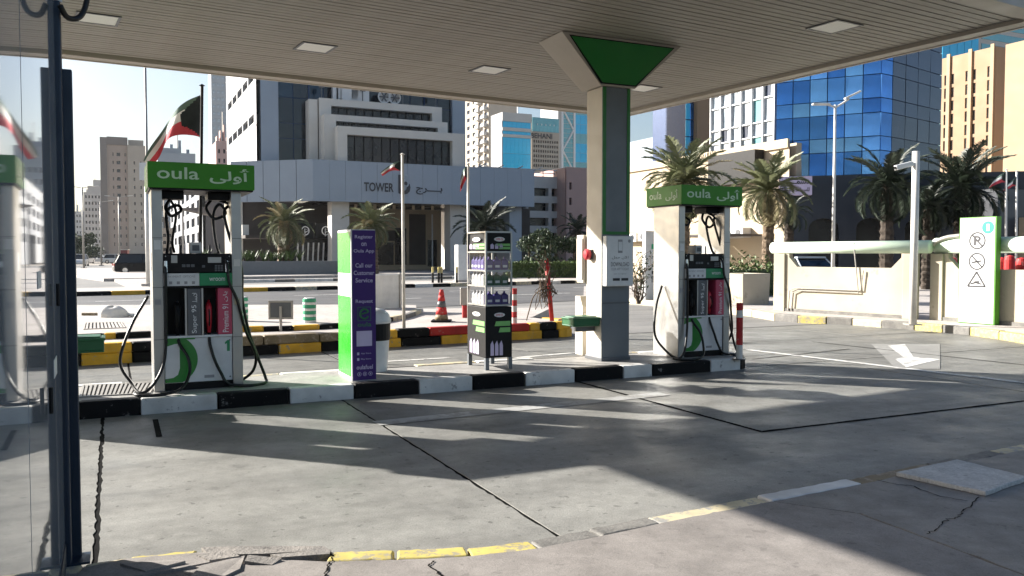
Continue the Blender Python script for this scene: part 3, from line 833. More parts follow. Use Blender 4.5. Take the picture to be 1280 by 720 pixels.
# ================================================================== PILLAR
PA, PB, PW, PDp = 5.98, 9.73, .44, .4
pil = thing('canopy_pillar', 'square canopy pillar with green edge stripes and flared green capital on the island', 'pillar', AB(PA, PB, .15), AL)
NZ = 3.70
MB().box(0, PW, 0, PDp, 0, NZ).build('shaft', M['beige'], pil, bevel=.008)
MB().box(.0, PW - .0, -.012, -.002, .0, NZ - .002).build('front_cladding', M['grey_metal'], pil)
for x0, x1 in ((.004, .055), (PW - .05, PW - .002)):
    MB().box(x0, x1, -.02, -.0125, 1.72, NZ - .004).build('edge_stripe', M['green_dk'], pil)
MB().box(.057, PW - .052, -.02, -.0125, 1.72, 1.76).build('edge_stripe', M['green_dk'], pil)
MB().box(-.012, PW + .012, -.03, PDp + .012, 0, .05).build('base_plate', M['slate'], pil, bevel=.006)
MB().box(-.004, PW + .004, -.0225, -.0127, .78, .8).build('cladding_seam', M['slate'], pil)
# capital: truncated pyramid, wide along the canopy
tz = CH - .15 - .008
bx0, bx1, by0, by1 = -.05, PW + .05, -.05, PDp + .05
tx0, tx1, ty0, ty1 = -.8, PW + .6, -.33, .3
bm = MB()
lo = [(bx0, by0, NZ), (bx1, by0, NZ), (bx1, by1, NZ), (bx0, by1, NZ)]; hi = [(tx0, ty0, tz), (tx1, ty0, tz), (tx1, ty1, tz), (tx0, ty1, tz)]
bm.v += lo + hi
bm.f += [(0, 1, 5, 4), (1, 2, 6, 5), (2, 3, 7, 6), (3, 0, 4, 7), (4, 5, 6, 7), (3, 2, 1, 0)]
cap = bm.build('capital', M['trim'], pil)
def lerp3(a, b_, t): return tuple(a[i] + (b_[i] - a[i]) * t for i in range(3))
def inset(q, m_, off):
    c = [sum(p_[i] for p_ in q) / 4 for i in range(3)]
    a, b_, c_, d_ = [Vector(x) for x in q]
    nrm = (b_ - a).cross(d_ - a).normalized()
    def bl(s_, t_): return a.lerp(b_, s_).lerp(d_.lerp(c_, s_), t_)
    return [bl(.1, .08) + nrm * off, bl(.9, .08) + nrm * off, bl(1 - m_, 1 - m_ * 1.1) + nrm * off, bl(m_, 1 - m_ * 1.1) + nrm * off]
q = inset((lo[0], lo[1], hi[1], hi[0]), .055, .012)
nrm = (q[1] - q[0]).cross(q[3] - q[0]).normalized()
MB().extr([p_ - nrm * .02 for p_ in q], nrm * .028).build('capital_panel', M['green_dk'], cap)
cc = sum(q, Vector()) / 4
q2 = [p_ + (p_ - cc).normalized() * .03 - nrm * .004 for p_ in q]
MB().extr([p_ - nrm * .018 for p_ in q2], nrm * .018).build('panel_border', M['black'], cap)
# notice box on the front, boxes on the side and back
nb = thing('notice_box', 'white wall box with an app notice fixed to the canopy pillar front', 'notice box', AB(PA, PB, .15), AL)
MB().box(.0, .43, -.13, -.025, 1.02, 1.7).build('case', M['white'], nb, bevel=.015)
for s_, z_, wd, hh, mm in (('DOWNLOAD', 1.29, .29, .055, 'ink'), ('OUR APP TODAY', 1.235, .28, .035, 'ink_soft'), ('\uFEDE\uFEE4\uFEA3 \uFEE5\uFEF5\uFE8D', 1.385, .26, .045, 'ink'), ('scan to register', 1.175, .2, .024, 'ink_soft')):
    text(s_, nb, M[mm], (.215 - wd / 2, -.1315, z_), (1, 0, 0), (0, 0, 1), wd, hh)
MB().box(.18, .25, -.133, -.1302, 1.47, 1.65).build('picture', M['ink_soft'], nb)
MB().box(.185, .245, -.1345, -.1332, 1.5, 1.62).build('picture', M['white'], nb)
for x in (.1, .235): MB().box(x, x + .11, -.1325, -.1302, 1.095, 1.13).build('store_badge', M['ink'], nb)
MB().lathe([(.022, 0), (.022, .002)], 16).build('round_logo', M['ink_soft'], nb, loc=(.36, -.1302, 1.63)).rotation_euler = (R(90), 0, 0)
eb = thing('emergency_button', 'red emergency stop button on the lit side of the canopy pillar', 'emergency button', AB(PA - .003, PB + .28, .15), AL)
o = MB().lathe([(.045, 0), (.045, .03), (.075, .032), (.075, .07), (.05, .09), (.0, .095)], 18).build('button', M['red'], eb, smooth=False); o.rotation_euler = (0, R(-90), 0); o.location = (-.002, 0, 1.45)
MB().box(-.02, -.002, -.06, .06, 1.38, 1.52).build('back_plate', M['slate'], eb, bevel=.004)
xb = thing('meter_box', 'tall beige meter box fixed behind the canopy pillar', 'meter box', AB(PA + .06, PB + PDp, .15), AL)
MB().box(-.10, .2, .015, .2, 1.05, 1.72).build('case', M['beige'], xb, bevel=.01)
MB().box(-.112, -.102, .03, .185, 1.1, 1.67).build('door', M['beige'], xb, bevel=.003)
wb = thing('wash_bin', 'cream bin with sloping lid standing behind the canopy pillar', 'bin', AB(PA + .09, PB + PDp + .25, .15), AL)
MB().extr([(0, .0, 0), (0, .22, 0), (0, .22, .85), (0, .08, .85), (0, 0, .7)], (.28, 0, 0)).build('body', M['beige'], wb, bevel=.01)
MB().box(.02, .26, -.02, -.002, .4, .62).build('flap', M['beige'], wb, bevel=.004)
def tray(parent, x0, x1, y0, y1, z0, z1):
    o = MB(); w_ = .018
    o.box(x0, x1, y0, y1, z0, z0 + .02)
    for bx in ((x0, x1, y0, y0 + w_), (x0, x1, y1 - w_, y1), (x0, x0 + w_, y0 + w_, y1 - w_), (x1 - w_, x1, y0 + w_, y1 - w_)):
        o.box(bx[0], bx[1], bx[2], bx[3], z0 + .0201, z1)
    M.setdefault('tray_green', mat('tray_green', (.008, .1, .03), .4))
    ob = o.build('tray', M['tray_green'], parent, bevel=.006)
    MB().box(x0 - .012, x1 + .012, y0 - .012, y1 + .012, z1 - .03, z1 - .004).build('rim', M['tray_green'], ob, bevel=.006)
    MB().box(x0 + .03, x1 - .03, y0 + .03, y1 - .03, z1 - .028, z1 + .012).build('lid', M['tray_green'], ob, bevel=.01)
st = thing('squeegee_tray', 'dark green squeegee tray bracketed to the canopy pillar', 'tray', AB(PA, PB, .15), AL)
tray(st, -.42, -.006, .02, .34, .48, .6)
MB().box(-.3, -.004, .16, .2, .4, .479).build('bracket', M['slate'], st)

# ================================================================== PUMPS
def nozzle(parent, x, y, z, m, grip):
    b = MB().tube(smooth_path([(x, y - .03, z - .16), (x, y - .035, z - .02), (x, y - .02, z + .1), (x + .005, y + .03, z + .17)], 5), [.014] * 16, 8)
    o = b.build('nozzle', m, parent, smooth=True)
    MB().tube([(x, y - .04, z - .17), (x, y - .045, z - .02), (x, y - .035, z + .1), (x, y - .01, z + .15)], [.02, .032, .034, .022], 8).build('grip', grip, o, smooth=True)
    MB().tube(smooth_path([(x, y - .06, z - .1), (x, y - .1, z - .05), (x, y - .1, z + .04), (x, y - .05, z + .09)], 5), .008, 6).build('trigger_guard', M['black'], o, smooth=True)
    return o
def pump(a, b, label, number):
    t = thing('petrol_pump', label, 'petrol pump', AB(a, b, .15), AL, 'petrol pumps on the island')
    MB().box(.02, .88, .04, .56, 0, .08).build('plinth', M['black'], t, bevel=.006)
    for x0, x1 in ((0, .105), (.795, .9)):
        o = MB().box(x0, x1, .0, .6, 0, 2.14).build('post', M['steel'], t, bevel=.006)
        for z in (.55, 1.1, 1.62): MB().box(x0 + .001, x1 - .001, -.004, -.001, z, z + .006).build('seam', M['slate'], o)
    MB().box(-.006, -.001, .16, .3, 1.28, 1.47).build('label_plate', M['white'], t)
    # lower cabinet
    MB().box(.108, .792, .02, .56, .082, .56).build('lower_cabinet', M['white'], t, bevel=.006)
    # print on the lower cabinet: green disc with a white leaf, clipped at the left
    cx, cz, rx, rz_ = .10, .33, .335, .29
    ring = [(.11, .015, .1)]
    ring = [(cx + rx * math.sin(th), .0165, max(.088, min(.555, cz - rz_ * math.cos(th)))) for th in [math.pi * i / 28 for i in range(29)]]
    ring = [r_ for r_ in ring if r_[0] > .109] + [(.11, .0165, .555), (.11, .0165, .088)]
    disc = MB().poly(ring).build('green_print', M['green_fin'], t)
    lf = [(.111, .0145, .47), (.21, .0145, .5), (.255, .0145, .5), (.255, .0145, .24), (.235, .0145, .17), (.19, .0145, .14), (.111, .0145, .13)]
    MB().poly(lf).build('white_print', M['white'], disc)
    MB().box(.108, .41, .008, .0185, .545, .562).build('green_bar', M['green_fin'], t)
    if number: MB().poly([(x_, .0155, z_) for x_, z_ in ((.735, .4), (.765, .4), (.765, .52), (.742, .52), (.715, .497), (.715, .475), (.735, .485))]).build('number', M['teal'], t)
    # nozzle bay
    MB().box(.108, .792, .22, .56, .562, 1.09).build('bay_back', M['black'], t)
    MB().box(.108, .135, .0, .219, .562, 1.09).build('bay_frame', M['grey_metal'], t)
    MB().box(.108, .792, -.004, .219, .563, .585).build('bay_sill', M['white'], t)
    for x0, x1, m, cap_, dark in ((.335, .475, 'slate', 'Super 95', 'white_txt'), (.645, .79, 'pink', 'Premium 91', 'white_txt')):
        o = MB().box(x0, x1, -.012, .218, .586, 1.088).build('grade_panel', M[m], t, bevel=.01)
        text(cap_, o, M[dark], ((x0 + x1) / 2 + .035, -.0145, .61), (0, 0, 1), (-1, 0, 0), .3, .062)
        text('\uFEDF\uFEB4\uFEFC' if m == 'slate' else '\uFEE5\uFE8E\uFEF3', o, M[dark], ((x0 + x1) / 2 + .03, -.0145, .94), (0, 0, 1), (-1, 0, 0), .11, .05)
        for xx in (x0 - .022, x1 + .004) if m == 'slate' else ():
            MB().box(xx, xx + .018, -.014, .2, .586, 1.088).build('trim_strip', M['steel'], o)
    nozzle(t, .24, .07, .78, M['chrome'], M['black'])
    nozzle(t, .555, .07, .78, M['red'], M['red'])
    # label band and display head
    MB().box(.108, .792, .0, .56, 1.091, 1.115).build('head_base', M['black'], t)
    MB().box(.108, .46, -.018, .3, 1.116, 1.25).build('white_band', M['white'], t, bevel=.004)
    gb = MB().box(.461, .792, -.018, .3, 1.116, 1.25).build('green_band', M['teal'], t, bevel=.004)
    text('wroom', gb, M['white_txt'], (.56, -.0195, 1.165), (1, 0, 0), (0, 0, 1), .16, .035)
    for i in range(4): MB().box(.16 + i * .075, .19 + i * .075, -.021, -.0182, 1.135, 1.165).build('icon', M['ink_soft'], t)
    text('PAYMENT  OPTIONS', t, M['ink_soft'], (.15, -.0195, 1.205), (1, 0, 0), (0, 0, 1), .27, .022)
    MB().box(.108, .792, .0, .56, 1.2505, 1.46).build('display_head', M['black'], t, bevel=.012)
    MB().box(.55, .685, -.008, -.001, 1.36, 1.42).build('display', M['steel'], t)
    MB().box(.185, .245, -.008, -.001, 1.36, 1.44).build('card_slot', M['steel'], t)
    for i in range(3): MB().box(.29 + i * .045, .325 + i * .045, -.007, -.001, 1.315, 1.345).build('button', M['slate'], t)
    MB().box(.49, .52, -.007, -.001, 1.31, 1.335).build('button', M['slate'], t)
    MB().box(.38, .5, .12, .28, 1.461, 1.58).build('terminal', M['white_dirty'], t, bevel=.01)
    MB().box(.405, .475, .116, .1195, 1.49, 1.55).build('terminal_screen', M['slate'], t)
    for i in range(6): MB().tube([(.2 + i * .1, .3, 1.46), (.2 + i * .1, .3, 1.53 + .02 * (i % 3))], .012, 6).build('pipe_stub', M['slate'], t)
    # head canopy
    cn = MB().box(-.035, 1.03, -.1, .74, 2.142, 2.41).build('sign_box', M['green'], t, bevel=.006)
    MB().box(-.02, 1.015, -.085, .725, 2.125, 2.1415).build('underside', M['black'], cn)
    text('oula', cn, M['pale_txt'], (.055, -.1025, 2.235), (1, 0, 0), (0, 0, 1), .41, .125, bold=.012)
    text(AR_OULA, cn, M['pale_txt'], (.57, -.1025, 2.2), (1, 0, 0), (0, 0, 1), .41, .165, bold=.02)
    text('oula', cn, M['pale_txt'], (-.0375, .66, 2.235), (0, -1, 0), (0, 0, 1), .3, .11, bold=.012)
    text(AR_OULA, cn, M['pale_txt'], (-.0375, .27, 2.2), (0, -1, 0), (0, 0, 1), .3, .15, bold=.02)
    for x_ in (.135, .765):
        for z_ in (.12, .52): MB().tube([(x_, .019, z_), (x_, .012, z_)], .008, 8).build('screw', M['slate'], t)
    for x_ in (.13, .77):
        for z_ in (1.28, 1.43): MB().tube([(x_, -.001, z_), (x_, -.006, z_)], .006, 8).build('screw', M['steel'], t)
    for (x0, x1, z0, z1, m) in ((.02, .085, 1.5, 1.6, 'white'), (.815, .88, 1.32, 1.4, 'white_dirty'), (.815, .88, .9, .97, 'k_palest'), (.02, .08, .92, .98, 'ink_soft'), (.5, .6, .12, .15, 'ink_soft')):
        MB().box(x0, x1, -.003 if x0 < .1 or x0 > .8 else .015, -.0008 if x0 < .1 or x0 > .8 else .0185, z0, z1).build('sticker', M[m], t)
    for i in range(3):
        for j in range(3): MB().box(.62 + i * .03, .643 + i * .03, -.006, -.001, 1.27 + j * .024, 1.288 + j * .024).build('keypad_key', M['slate'], t)
    # hose heads
    for x in (.22, .68):
        MB().box(x - .11, x + .11, .12, .4, 2.04, 2.124).build('hose_hanger', M['black'], t, bevel=.01)
    H_ = lambda pts, r=.0165: MB().tube(smooth_path(pts, 8), r, 8).build('hose', M['rubber'], t, smooth=True)
    H_([(.2, .25, 2.05), (.15, .2, 1.95), (.2, .1, 1.86), (.3, .15, 1.92), (.27, .25, 1.98), (.16, .25, 1.9), (.17, .16, 1.6), (.13, .0, 1.36), (.125, -.04, 1.1), (.12, -.05, .6), (.09, -.07, .3), (-.02, -.16, .1), (-.14, -.18, .03), (-.22, -.02, .12), (-.32, .1, .34), (-.2, .25, .7), (-.03, .35, 1.0)])
    H_([(.24, .04, .6), (.255, -.0, .5), (.33, -.06, .36), (.34, -.12, .2), (.24, -.24, .05), (.02, -.3, .018), (-.15, -.26, .02), (-.2, -.16, .025)])
    H_([(.555, .04, .6), (.56, -.0, .48), (.6, -.04, .32), (.66, -.04, .18), (.74, -.06, .05), (.95, -.05, .018), (1.14, .05, .02), (1.16, .16, .07), (1.08, .16, .3), (.98, .12, .6), (.915, .1, .95), (.905, .08, 1.3), (.8, .1, 1.6), (.74, .16, 1.9), (.8, .24, 2.0), (.7, .26, 2.05)])
    H_([(.62, .26, 2.05), (.56, .2, 1.95), (.64, .16, 1.84), (.76, .2, 1.9), (.7, .24, 2.0), (.63, .2, 1.86), (.66, .1, 1.5), (.74, -.02, 1.36), (.76, -.05, 1.15), (.84, -.06, .95), (.93, .0, .62), (1.05, .12, .34), (1.04, .22, .15), (.93, .28, .04), (.84, .3, .03)])
    H_([(.2, .3, 2.05), (.26, .3, 1.9), (.22, .32, 1.6), (.24, .36, 1.47)], .014)
    for x, z in ((.13, 1.36), (.74, 1.36)):
        MB().tube([(x, -.015, z - .1), (x, -.005, z + .02)], .02, 8).build('hose_clip', M['chrome'], t)
    return t
pump(A_at(190, 9.54), 9.54, 'petrol pump marked 1 with green roof sign beside the purple totem', '1')
pump(A_at(190, 9.54) + 6.73, 9.54, 'petrol pump with green roof sign between the canopy pillar and striped bollard', None)
hp = pump(-1.66, 9.54, 'petrol pump with a green side tray standing by the glass booth end', None)
tray(hp, .91, 1.58, -.02, .34, .45, .6)

# ================================================================== THINGS ON THE ISLAND
# purple and green totem
ta, tb_ = toAB(G(440, 477, .15))
tot = thing('sign_totem', 'slim box totem with purple front and glossy bright green side', 'sign totem', AB(ta, tb_, .15), AL)
TW, TD, TH = .285, .62, 1.735
MB().box(0, TW, 0, TD, .0, TH).build('core', M['white'], tot, bevel=.008)
MB().box(.012, TW - .002, -.006, -.001, .01, TH - .01).build('front_panel', M['purple'], tot)
for z0, z1, m in ((.05, .965, 'green_lit'), (1.235, TH - .03, 'green_lit')):
    MB().box(-.006, -.001, .03, TD - .03, z0, z1).build('side_panel', M[m], tot)
ln = [('Register', 1.62, .21), ('on', 1.545, .06), ('Oula App', 1.46, .24), ('Call our', 1.3, .2), ('Customer', 1.215, .24), ('Service', 1.13, .2), ('Request', .885, .2), ('oula', .625, .16), ('oulafuel', .135, .19)]
for s_, z_, wd in ln:
    text(s_, tot, M['dimgreen'] if s_ == 'oula' else M['lilac'], (TW / 2 + .005 - wd / 2, -.008, z_), (1, 0, 0), (0, 0, 1), wd, .05 if s_ != 'on' else .04, bold=.012)
o = MB()
for bx in ((.07, .225, .69, .695), (.07, .225, .845, .85), (.07, .075, .695, .845), (.22, .225, .695, .845)): o.box(bx[0], bx[1], -.0085, -.0065, bx[2], bx[3])
o.build('logo_border', M['dimgreen'], tot)
ring = []
for k in range(21):
    th = R(20) + R(310) * k / 20; ring.append((.147 + .05 * math.cos(th), -.0095, .77 + .055 * math.sin(th)))
MB().tube(ring, .012, 6).build('logo', M['dimgreen'], tot)
MB().tube([(.1, -.0095, .765), (.19, -.0095, .79)], .01, 6).build('logo', M['dimgreen'], tot)
MB().box(.055, .235, -.0085, -.0065, .4, .575).build('blank_square', M['lilac'], tot)
for z_ in (.3, .235):
    MB().box(.06, .085, -.0085, -.0065, z_, z_ + .03).build('icon', M['lilac'], tot)
    text('App Store' if z_ > .29 else 'Play Store', tot, M['lilac'], (.105, -.008, z_ + .005), (1, 0, 0), (0, 0, 1), .12, .02)
for x in (.085, .15, .215):
    MB().lathe([(.024, 0), (.024, .002)], 14).build('social_icon', M['lilac'], tot, loc=(x, -.0065, .08)).rotation_euler = (R(90), 0, 0)
    MB().lathe([(.019, 0), (.019, .002)], 14).build('social_icon', M['purple'], tot, loc=(x, -.0088, .08)).rotation_euler = (R(90), 0, 0)
    MB().box(x - .006, x + .006, -.0125, -.0112, .07, .09).build('social_icon', M['lilac'], tot)

# bin
bn = thing('litter_bin', 'round white plastic litter bin with black band behind the purple totem', 'litter bin', AB(2.94, 10.12, .15), AL)
MB().lathe([(.145, 0), (.15, .01), (.178, .4), (.178, .41), (.0, .41)], 24).build('body', M['white'], bn, smooth=False)
MB().lathe([(.182, .39), (.188, .4), (.192, .6), (.186, .61), (.0, .61)], 24).build('opening_band', M['black'], bn)
MB().lathe([(.2, .6), (.202, .64), (.17, .72), (.11, .77), (.0, .79)], 24).build('dome_lid', M['white'], bn, smooth=True)

# oil display rack
ra, rb = toAB(G(607, 463, .15))
rk = thing('oil_display_rack', 'tall glass display rack of motor oil bottles standing on four legs', 'display rack', AB(ra, rb, .15), AL)
RW, RD, RH = .37, .6, 1.74
fr = M['steel']
for x in (.0, RW - .05):
    for y in (.0, RD - .05):
        MB().box(x, x + .05, y, y + .05, 0, .15).build('leg', M['grey_metal'], rk)
for x in (0, RW - .022):
    for y in (0, RD - .022):
        MB().box(x, x + .022, y, y + .022, .805, RH).build('corner_post', fr, rk)
levels = [.8, 1.04, 1.235, 1.47, RH - .02]
for z in levels:
    MB().box(.002, RW - .002, .002, RD - .002, z, z + .02).build('shelf', fr, rk)
MB().box(.002, RW - .002, .002, RD - .002, .15, .79).build('base_cabinet', M['black'], rk, bevel=.006)
gl, t, p = _nodes('rack_glass')
tr = t.nodes.new('ShaderNodeBsdfTransparent'); gs = t.nodes.new('ShaderNodeBsdfGlossy'); gs.inputs['Roughness'].default_value = .04
mx = t.nodes.new('ShaderNodeMixShader'); mx.inputs[0].default_value = .07
t.links.new(tr.outputs[0], mx.inputs[1]); t.links.new(gs.outputs[0], mx.inputs[2]); t.links.new(mx.outputs[0], t.nodes['Material Output'].inputs['Surface'])
for z0, z1 in zip(levels[:-2], levels[1:-1]):
    MB().poly([(.024, .006, z0 + .021), (RW - .024, .006, z0 + .021), (RW - .024, .006, z1 - .001), (.024, .006, z1 - .001)]).build('glass_pane', gl, rk)
    MB().poly([(.006, .024, z0 + .021), (.006, RD - .024, z0 + .021), (.006, RD - .024, z1 - .001), (.006, .024, z1 - .001)]).build('glass_pane', gl, rk)
M['print_green'] = mat('print_green', (.2, .5, .14), .5)
# top sign box: front and left
MB().box(.024, RW - .024, .003, RD - .024, 1.492, RH - .022).build('header_box', M['black'], rk)
for (O, ex, wd) in (((.03, .0015, 0), (1, 0, 0), RW - .06), ((.0015, RD - .03, 0), (0, -1, 0), RD - .06)):
    O = Vector(O); ex = Vector(ex); nn = Vector((ex.y, -ex.x, 0))
    for z0 in (1.49, .15):
        hh = .22 if z0 > 1 else .63
        pl = MB()
        c0 = O + ex * wd * .3 + nn * .004; zc = z0 + hh - .07 if z0 > 1 else z0 + hh - .09
        ell = [tuple(c0 + ex * (wd * .22 + wd * .24 * math.cos(k * math.pi / 9)) + Vector((0, 0, zc + .028 * math.sin(k * math.pi / 9)))) for k in range(18)]
        badge = MB().poly(ell).build('oval_badge', M['white'], rk)
        text('SUPER OIL', badge, M['red'], c0 + nn * .002 + ex * wd * .05 + Vector((0, 0, zc - .013)), ex, (0, 0, 1), wd * .34, .026, bold=.01)
        for kk, zz in enumerate((zc - .085, zc - .125)) if z0 > 1 else enumerate((zc - .14, zc - .22)):
            s0 = .3 if kk == 0 else .48
            p0 = O + ex * wd * s0 + nn * .004; p1 = O + ex * wd * 1.0 + nn * .004; h2 = .03 if z0 > 1 else .06
            MB().poly([p0 + Vector((0, 0, zz)), p1 + Vector((0, 0, zz)), p1 + Vector((0, 0, zz + h2)), p0 + ex * .02 + Vector((0, 0, zz + h2))]).build('green_print', M['print_green'], rk)
        for kk in range(3):
            p0 = O + ex * wd * (.12 + .2 * kk) + nn * .004; zz = z0 + .03
            MB().poly([p0 + Vector((0, 0, zz)), p0 + ex * wd * .15 + Vector((0, 0, zz)), p0 + ex * wd * .15 + Vector((0, 0, zz + hh * .2)), p0 + ex * wd * .09 + Vector((0, 0, zz + hh * .3)), p0 + Vector((0, 0, zz + hh * .23))]).build('bottle_print', M['lilac'], rk)
M['b_green'] = mat('bottle_green', (.015, .09, .04), .35); M['b_purple'] = mat('bottle_purple', (.06, .04, .2), .35); M['b_grey'] = mat('bottle_silver', (.35, .35, .36), .35)
def bottle_mesh(m):
    b = MB().box(-.047, .047, -.03, .03, 0, .115); n = len(b.v)
    b.v += [(-.047, -.03, .115), (.047, -.03, .115), (.047, .03, .115), (-.047, .03, .115), (-.012, -.012, .142), (.012, -.012, .142), (.012, .012, .142), (-.012, .012, .142)]
    b.f += [(n, n + 1, n + 5, n + 4), (n + 1, n + 2, n + 6, n + 5), (n + 2, n + 3, n + 7, n + 6), (n + 3, n, n + 4, n + 7)]
    b.box(-.011, .011, -.011, .011, .1421, .165)
    return b.mesh('oil_bottle', m)
bms = {k: bottle_mesh(M[k]) for k in ('b_green', 'b_purple', 'b_grey')}
lab = MB().poly([(-.03, -.0305, .03), (.03, -.0305, .03), (.03, -.0305, .06), (-.03, -.0305, .06)]).mesh('label', M['white'])
words = {'b_purple': 'purple', 'b_green': 'dark green', 'b_grey': 'silver'}
for li, (z, kf, kl, shelf) in enumerate(((.8, 'b_purple', 'b_grey', 'lowest'), (1.04, 'b_green', 'b_grey', 'middle'), (1.235, 'b_purple', 'b_purple', 'upper'))):
    for i in range(3):
        P = AB(ra, rb, .15) + E1 * (.08 + .105 * i) + E2 * .075 + Vector((0, 0, z + .0205))
        o = place(bms[kf], 'oil_bottle', None, P, (0, 0, AL)); tag(o, '%s oil bottle facing front on the %s glass shelf of the display rack' % (words[kf], shelf), 'bottle', 'front bottles on the %s rack shelf' % shelf)
        place(lab, 'label', o)
    for i in range(4):
        P = AB(ra, rb, .15) + E1 * .07 + E2 * (.2 + .105 * i) + Vector((0, 0, z + .0205))
        o = place(bms[kl], 'oil_bottle', None, P, (0, 0, AL - R(90))); tag(o, '%s oil bottle facing the side pane on the %s glass shelf of the display rack' % (words[kl], shelf), 'bottle', 'side bottles on the %s rack shelf' % shelf)
        place(lab, 'label', o)

# striped bollard at the island end
ba, bb = toAB(G(924, 449, .15))
bo = thing('bollard', 'slim red and white steel bollard at the island end', 'bollard', AB(ba, bb, .15))
MB().lathe([(.09, 0), (.09, .012), (.0, .012)], 16).build('foot_plate', M['slate'], bo)
for z0, z1, m in ((.012, .2, 'white_dirty'), (.2005, .58, 'red_paint'), (.5805, .68, 'white_dirty'), (.6805, .78, 'red_paint')):
    MB().lathe([(.046, z0), (.046, z1)], 16).build('band', M[m], bo)
# steel floor grate on the island
def grate(label, ring, z, n, m):
    c = [G(u, v, z) for u, v in ring]
    t = thing('drain_grate', label, 'drain grate', (c[0] + c[2]) / 2)
    O = (c[0] + c[2]) / 2
    L = [p_ - O for p_ in c]
    b = MB()
    for i in range(4):
        j = (i + 1) % 4; d = (L[j] - L[i]).normalized() * .03; inn = L[i] * .94; inn2 = L[j] * .94
        b.prism([L[i], L[j], inn2, inn], .001, .012)
    b.build('frame', m, t)
    bar = MB()
    for i in range(n):
        f0, f1 = (i + .2) / n, (i + .75) / n
        p0 = L[0].lerp(L[1], f0) * .93; p1 = L[0].lerp(L[1], f1) * .93; q1 = L[3].lerp(L[2], f1) * .93; q0 = L[3].lerp(L[2], f0) * .93
        MB().prism([p0, p1, q1, q0], .0015, .011).build('bar', m, t)
    MB().poly([(p_ * .95) + Vector((0, 0, .0006)) for p_ in L]).build('pit', M['dark'], t)
grate('rusty steel grate let into the island beside the pump marked 1', [(99, 497), (188, 492), (196, 479), (103, 482)], .151, 16, M['conduit'])
grate('pale concrete drain grate on the pavement below the white sandbag', [(104, 412), (157, 410), (152, 403), (106, 404)], RZ - .003, 10, M['paving'])
# ================================================================== GLASS BOOTH (left edge)
M['booth_glass'] = mat('booth_glass', (.3, .33, .36), .03, 0, .2, 1.2, rvar=.015, ior=1.75)
gbt = thing('glass_booth', 'glass booth wall in navy frame at the pavement edge', 'glass booth', AB(-.262, 4.75, .04), AL)
MB().box(.018, .03, -1.85, -.055, .12, 2.95).build('glass_pane', M['booth_glass'], gbt)
MB().box(.018, .03, -5.6, -1.87, .12, 2.95).build('glass_pane', M['booth_glass'], gbt)
MB().box(-.03, .016, -1.9, -1.83, .12, 2.95).build('mullion', M['navy'], gbt)
MB().box(-.045, .058, -.053, .05, 0, 2.8).build('post', M['navy'], gbt, bevel=.008)
MB().box(.045, .1, .052, .1, 0, 2.49).build('door_leaf_edge', M['navy'], gbt, bevel=.006)
MB().box(.02, .14, -.06, .1, -.0, .012).build('foot_plate', M['navy'], gbt)
MB().box(-.045, .035, -5.6, -.054, 0, .119).build('bottom_rail', M['navy'], gbt)
MB().box(-.045, .035, -5.6, -.054, 2.951, 3.1).build('header_rail', M['navy'], gbt)
MB().box(-3.2, -.046, -5.6, .05, 3.101, 3.2).build('roof', M['white_dirty'], gbt)
MB().box(-3.2, -.046, -.03, .05, 0, 3.1).build('end_wall', M['navy'], gbt)
for y, z in ((-1.1, 1.0), (-.5, 1.38)):
    MB().tube([(.045, y, z - .05), (.045, y, z + .05)], .008, 6).build('handle', M['black'], gbt)
MB().box(.0305, .0315, -1.42, -1.25, 1.44, 1.5).build('sticker', M['white'], gbt)
MB().box(.0305, .0315, -.62, -.42, 1.02, 1.1).build('sticker', M['white'], gbt)
MB().tube([(.045, .0, 2.802), (.045, .0, 3.1)], .022, 10).build('conduit', M['white_dirty'], gbt)
MB().tube(smooth_path([(.06, -.1, 2.76), (.09, -.05, 2.72), (.14, .0, 2.74), (.17, .03, 2.82), (.18, .03, 2.95), (.12, .0, 3.1)], 6), .014, 7).build('cable', M['rubber'], gbt, smooth=True)

# ================================================================== FENCE on the right
WT, ZT = 1.14, 1.47                          # sill height, underside of the rail
def fence_run(label, A, B, x_first, bays, rail_r, rail_from, chamfer=.24):
    d = (B - A).normalized(); rz = math.atan2(d.y, d.x)
    A = A.copy(); A.z = .15
    F = Fr(A, rz); t = thing('boundary_fence', label, 'fence', A, rz)
    x = 0.0
    def pier(x0, x1): MB().box(x0, x1, -.05, .2, 0, ZT).build('pier', M['cream'], t, bevel=.012)
    L = 0
    for pw, bw in bays:
        pier(x, x + pw); x0, x1 = x + pw + .002, x + pw + bw - .002
        xa, xb = x0 + .1, x1 - .06
        P = [(x0, 0), (x1, 0), (x1, ZT), (xb, ZT), (xb, WT + chamfer), (xb - chamfer, WT), (xa + chamfer, WT), (xa, WT + chamfer), (xa, ZT), (x0, ZT)]
        MB().extr([(px, 0, pz_) for px, pz_ in P], (0, .15, 0)).build('wall_panel', M['cream'], t)
        MB().box(x0, x1, -.03, -.002, 0, .08).build('plinth_strip', M['k_grey'], t)
        x += pw + bw
    pier(x, x + .26); x += .26
    MB().tube([(rail_from, .075, ZT + rail_r + .003), (x + .3, .075, ZT + rail_r + .003)], rail_r, 20).build('pipe_rail', M['mint'], t, smooth=True)
    MB().tube([(rail_from - .012, .075, ZT + rail_r + .003), (rail_from, .075, ZT + rail_r + .003)], rail_r * .98, 20).build('rail_cap', M['white_dirty'], t)
    return t, F
Fa, Fb = G(968, 388, .15), G(1135, 399, .15)
L1 = (Fb - Fa).length
fen, FF = fence_run('cream boundary wall with conduit pipes under a mint green pipe rail', Fa, Fb, 0, [(.33, L1 - .33 - .12)], .145, -.12)
def cpipe(pts, r=.016):
    MB().tube([(FF.front(u, v, -.05)[0], -.05, FF.front(u, v, -.05)[1] - .15) for u, v in pts], r, 7).build('conduit', M['conduit'], fen)
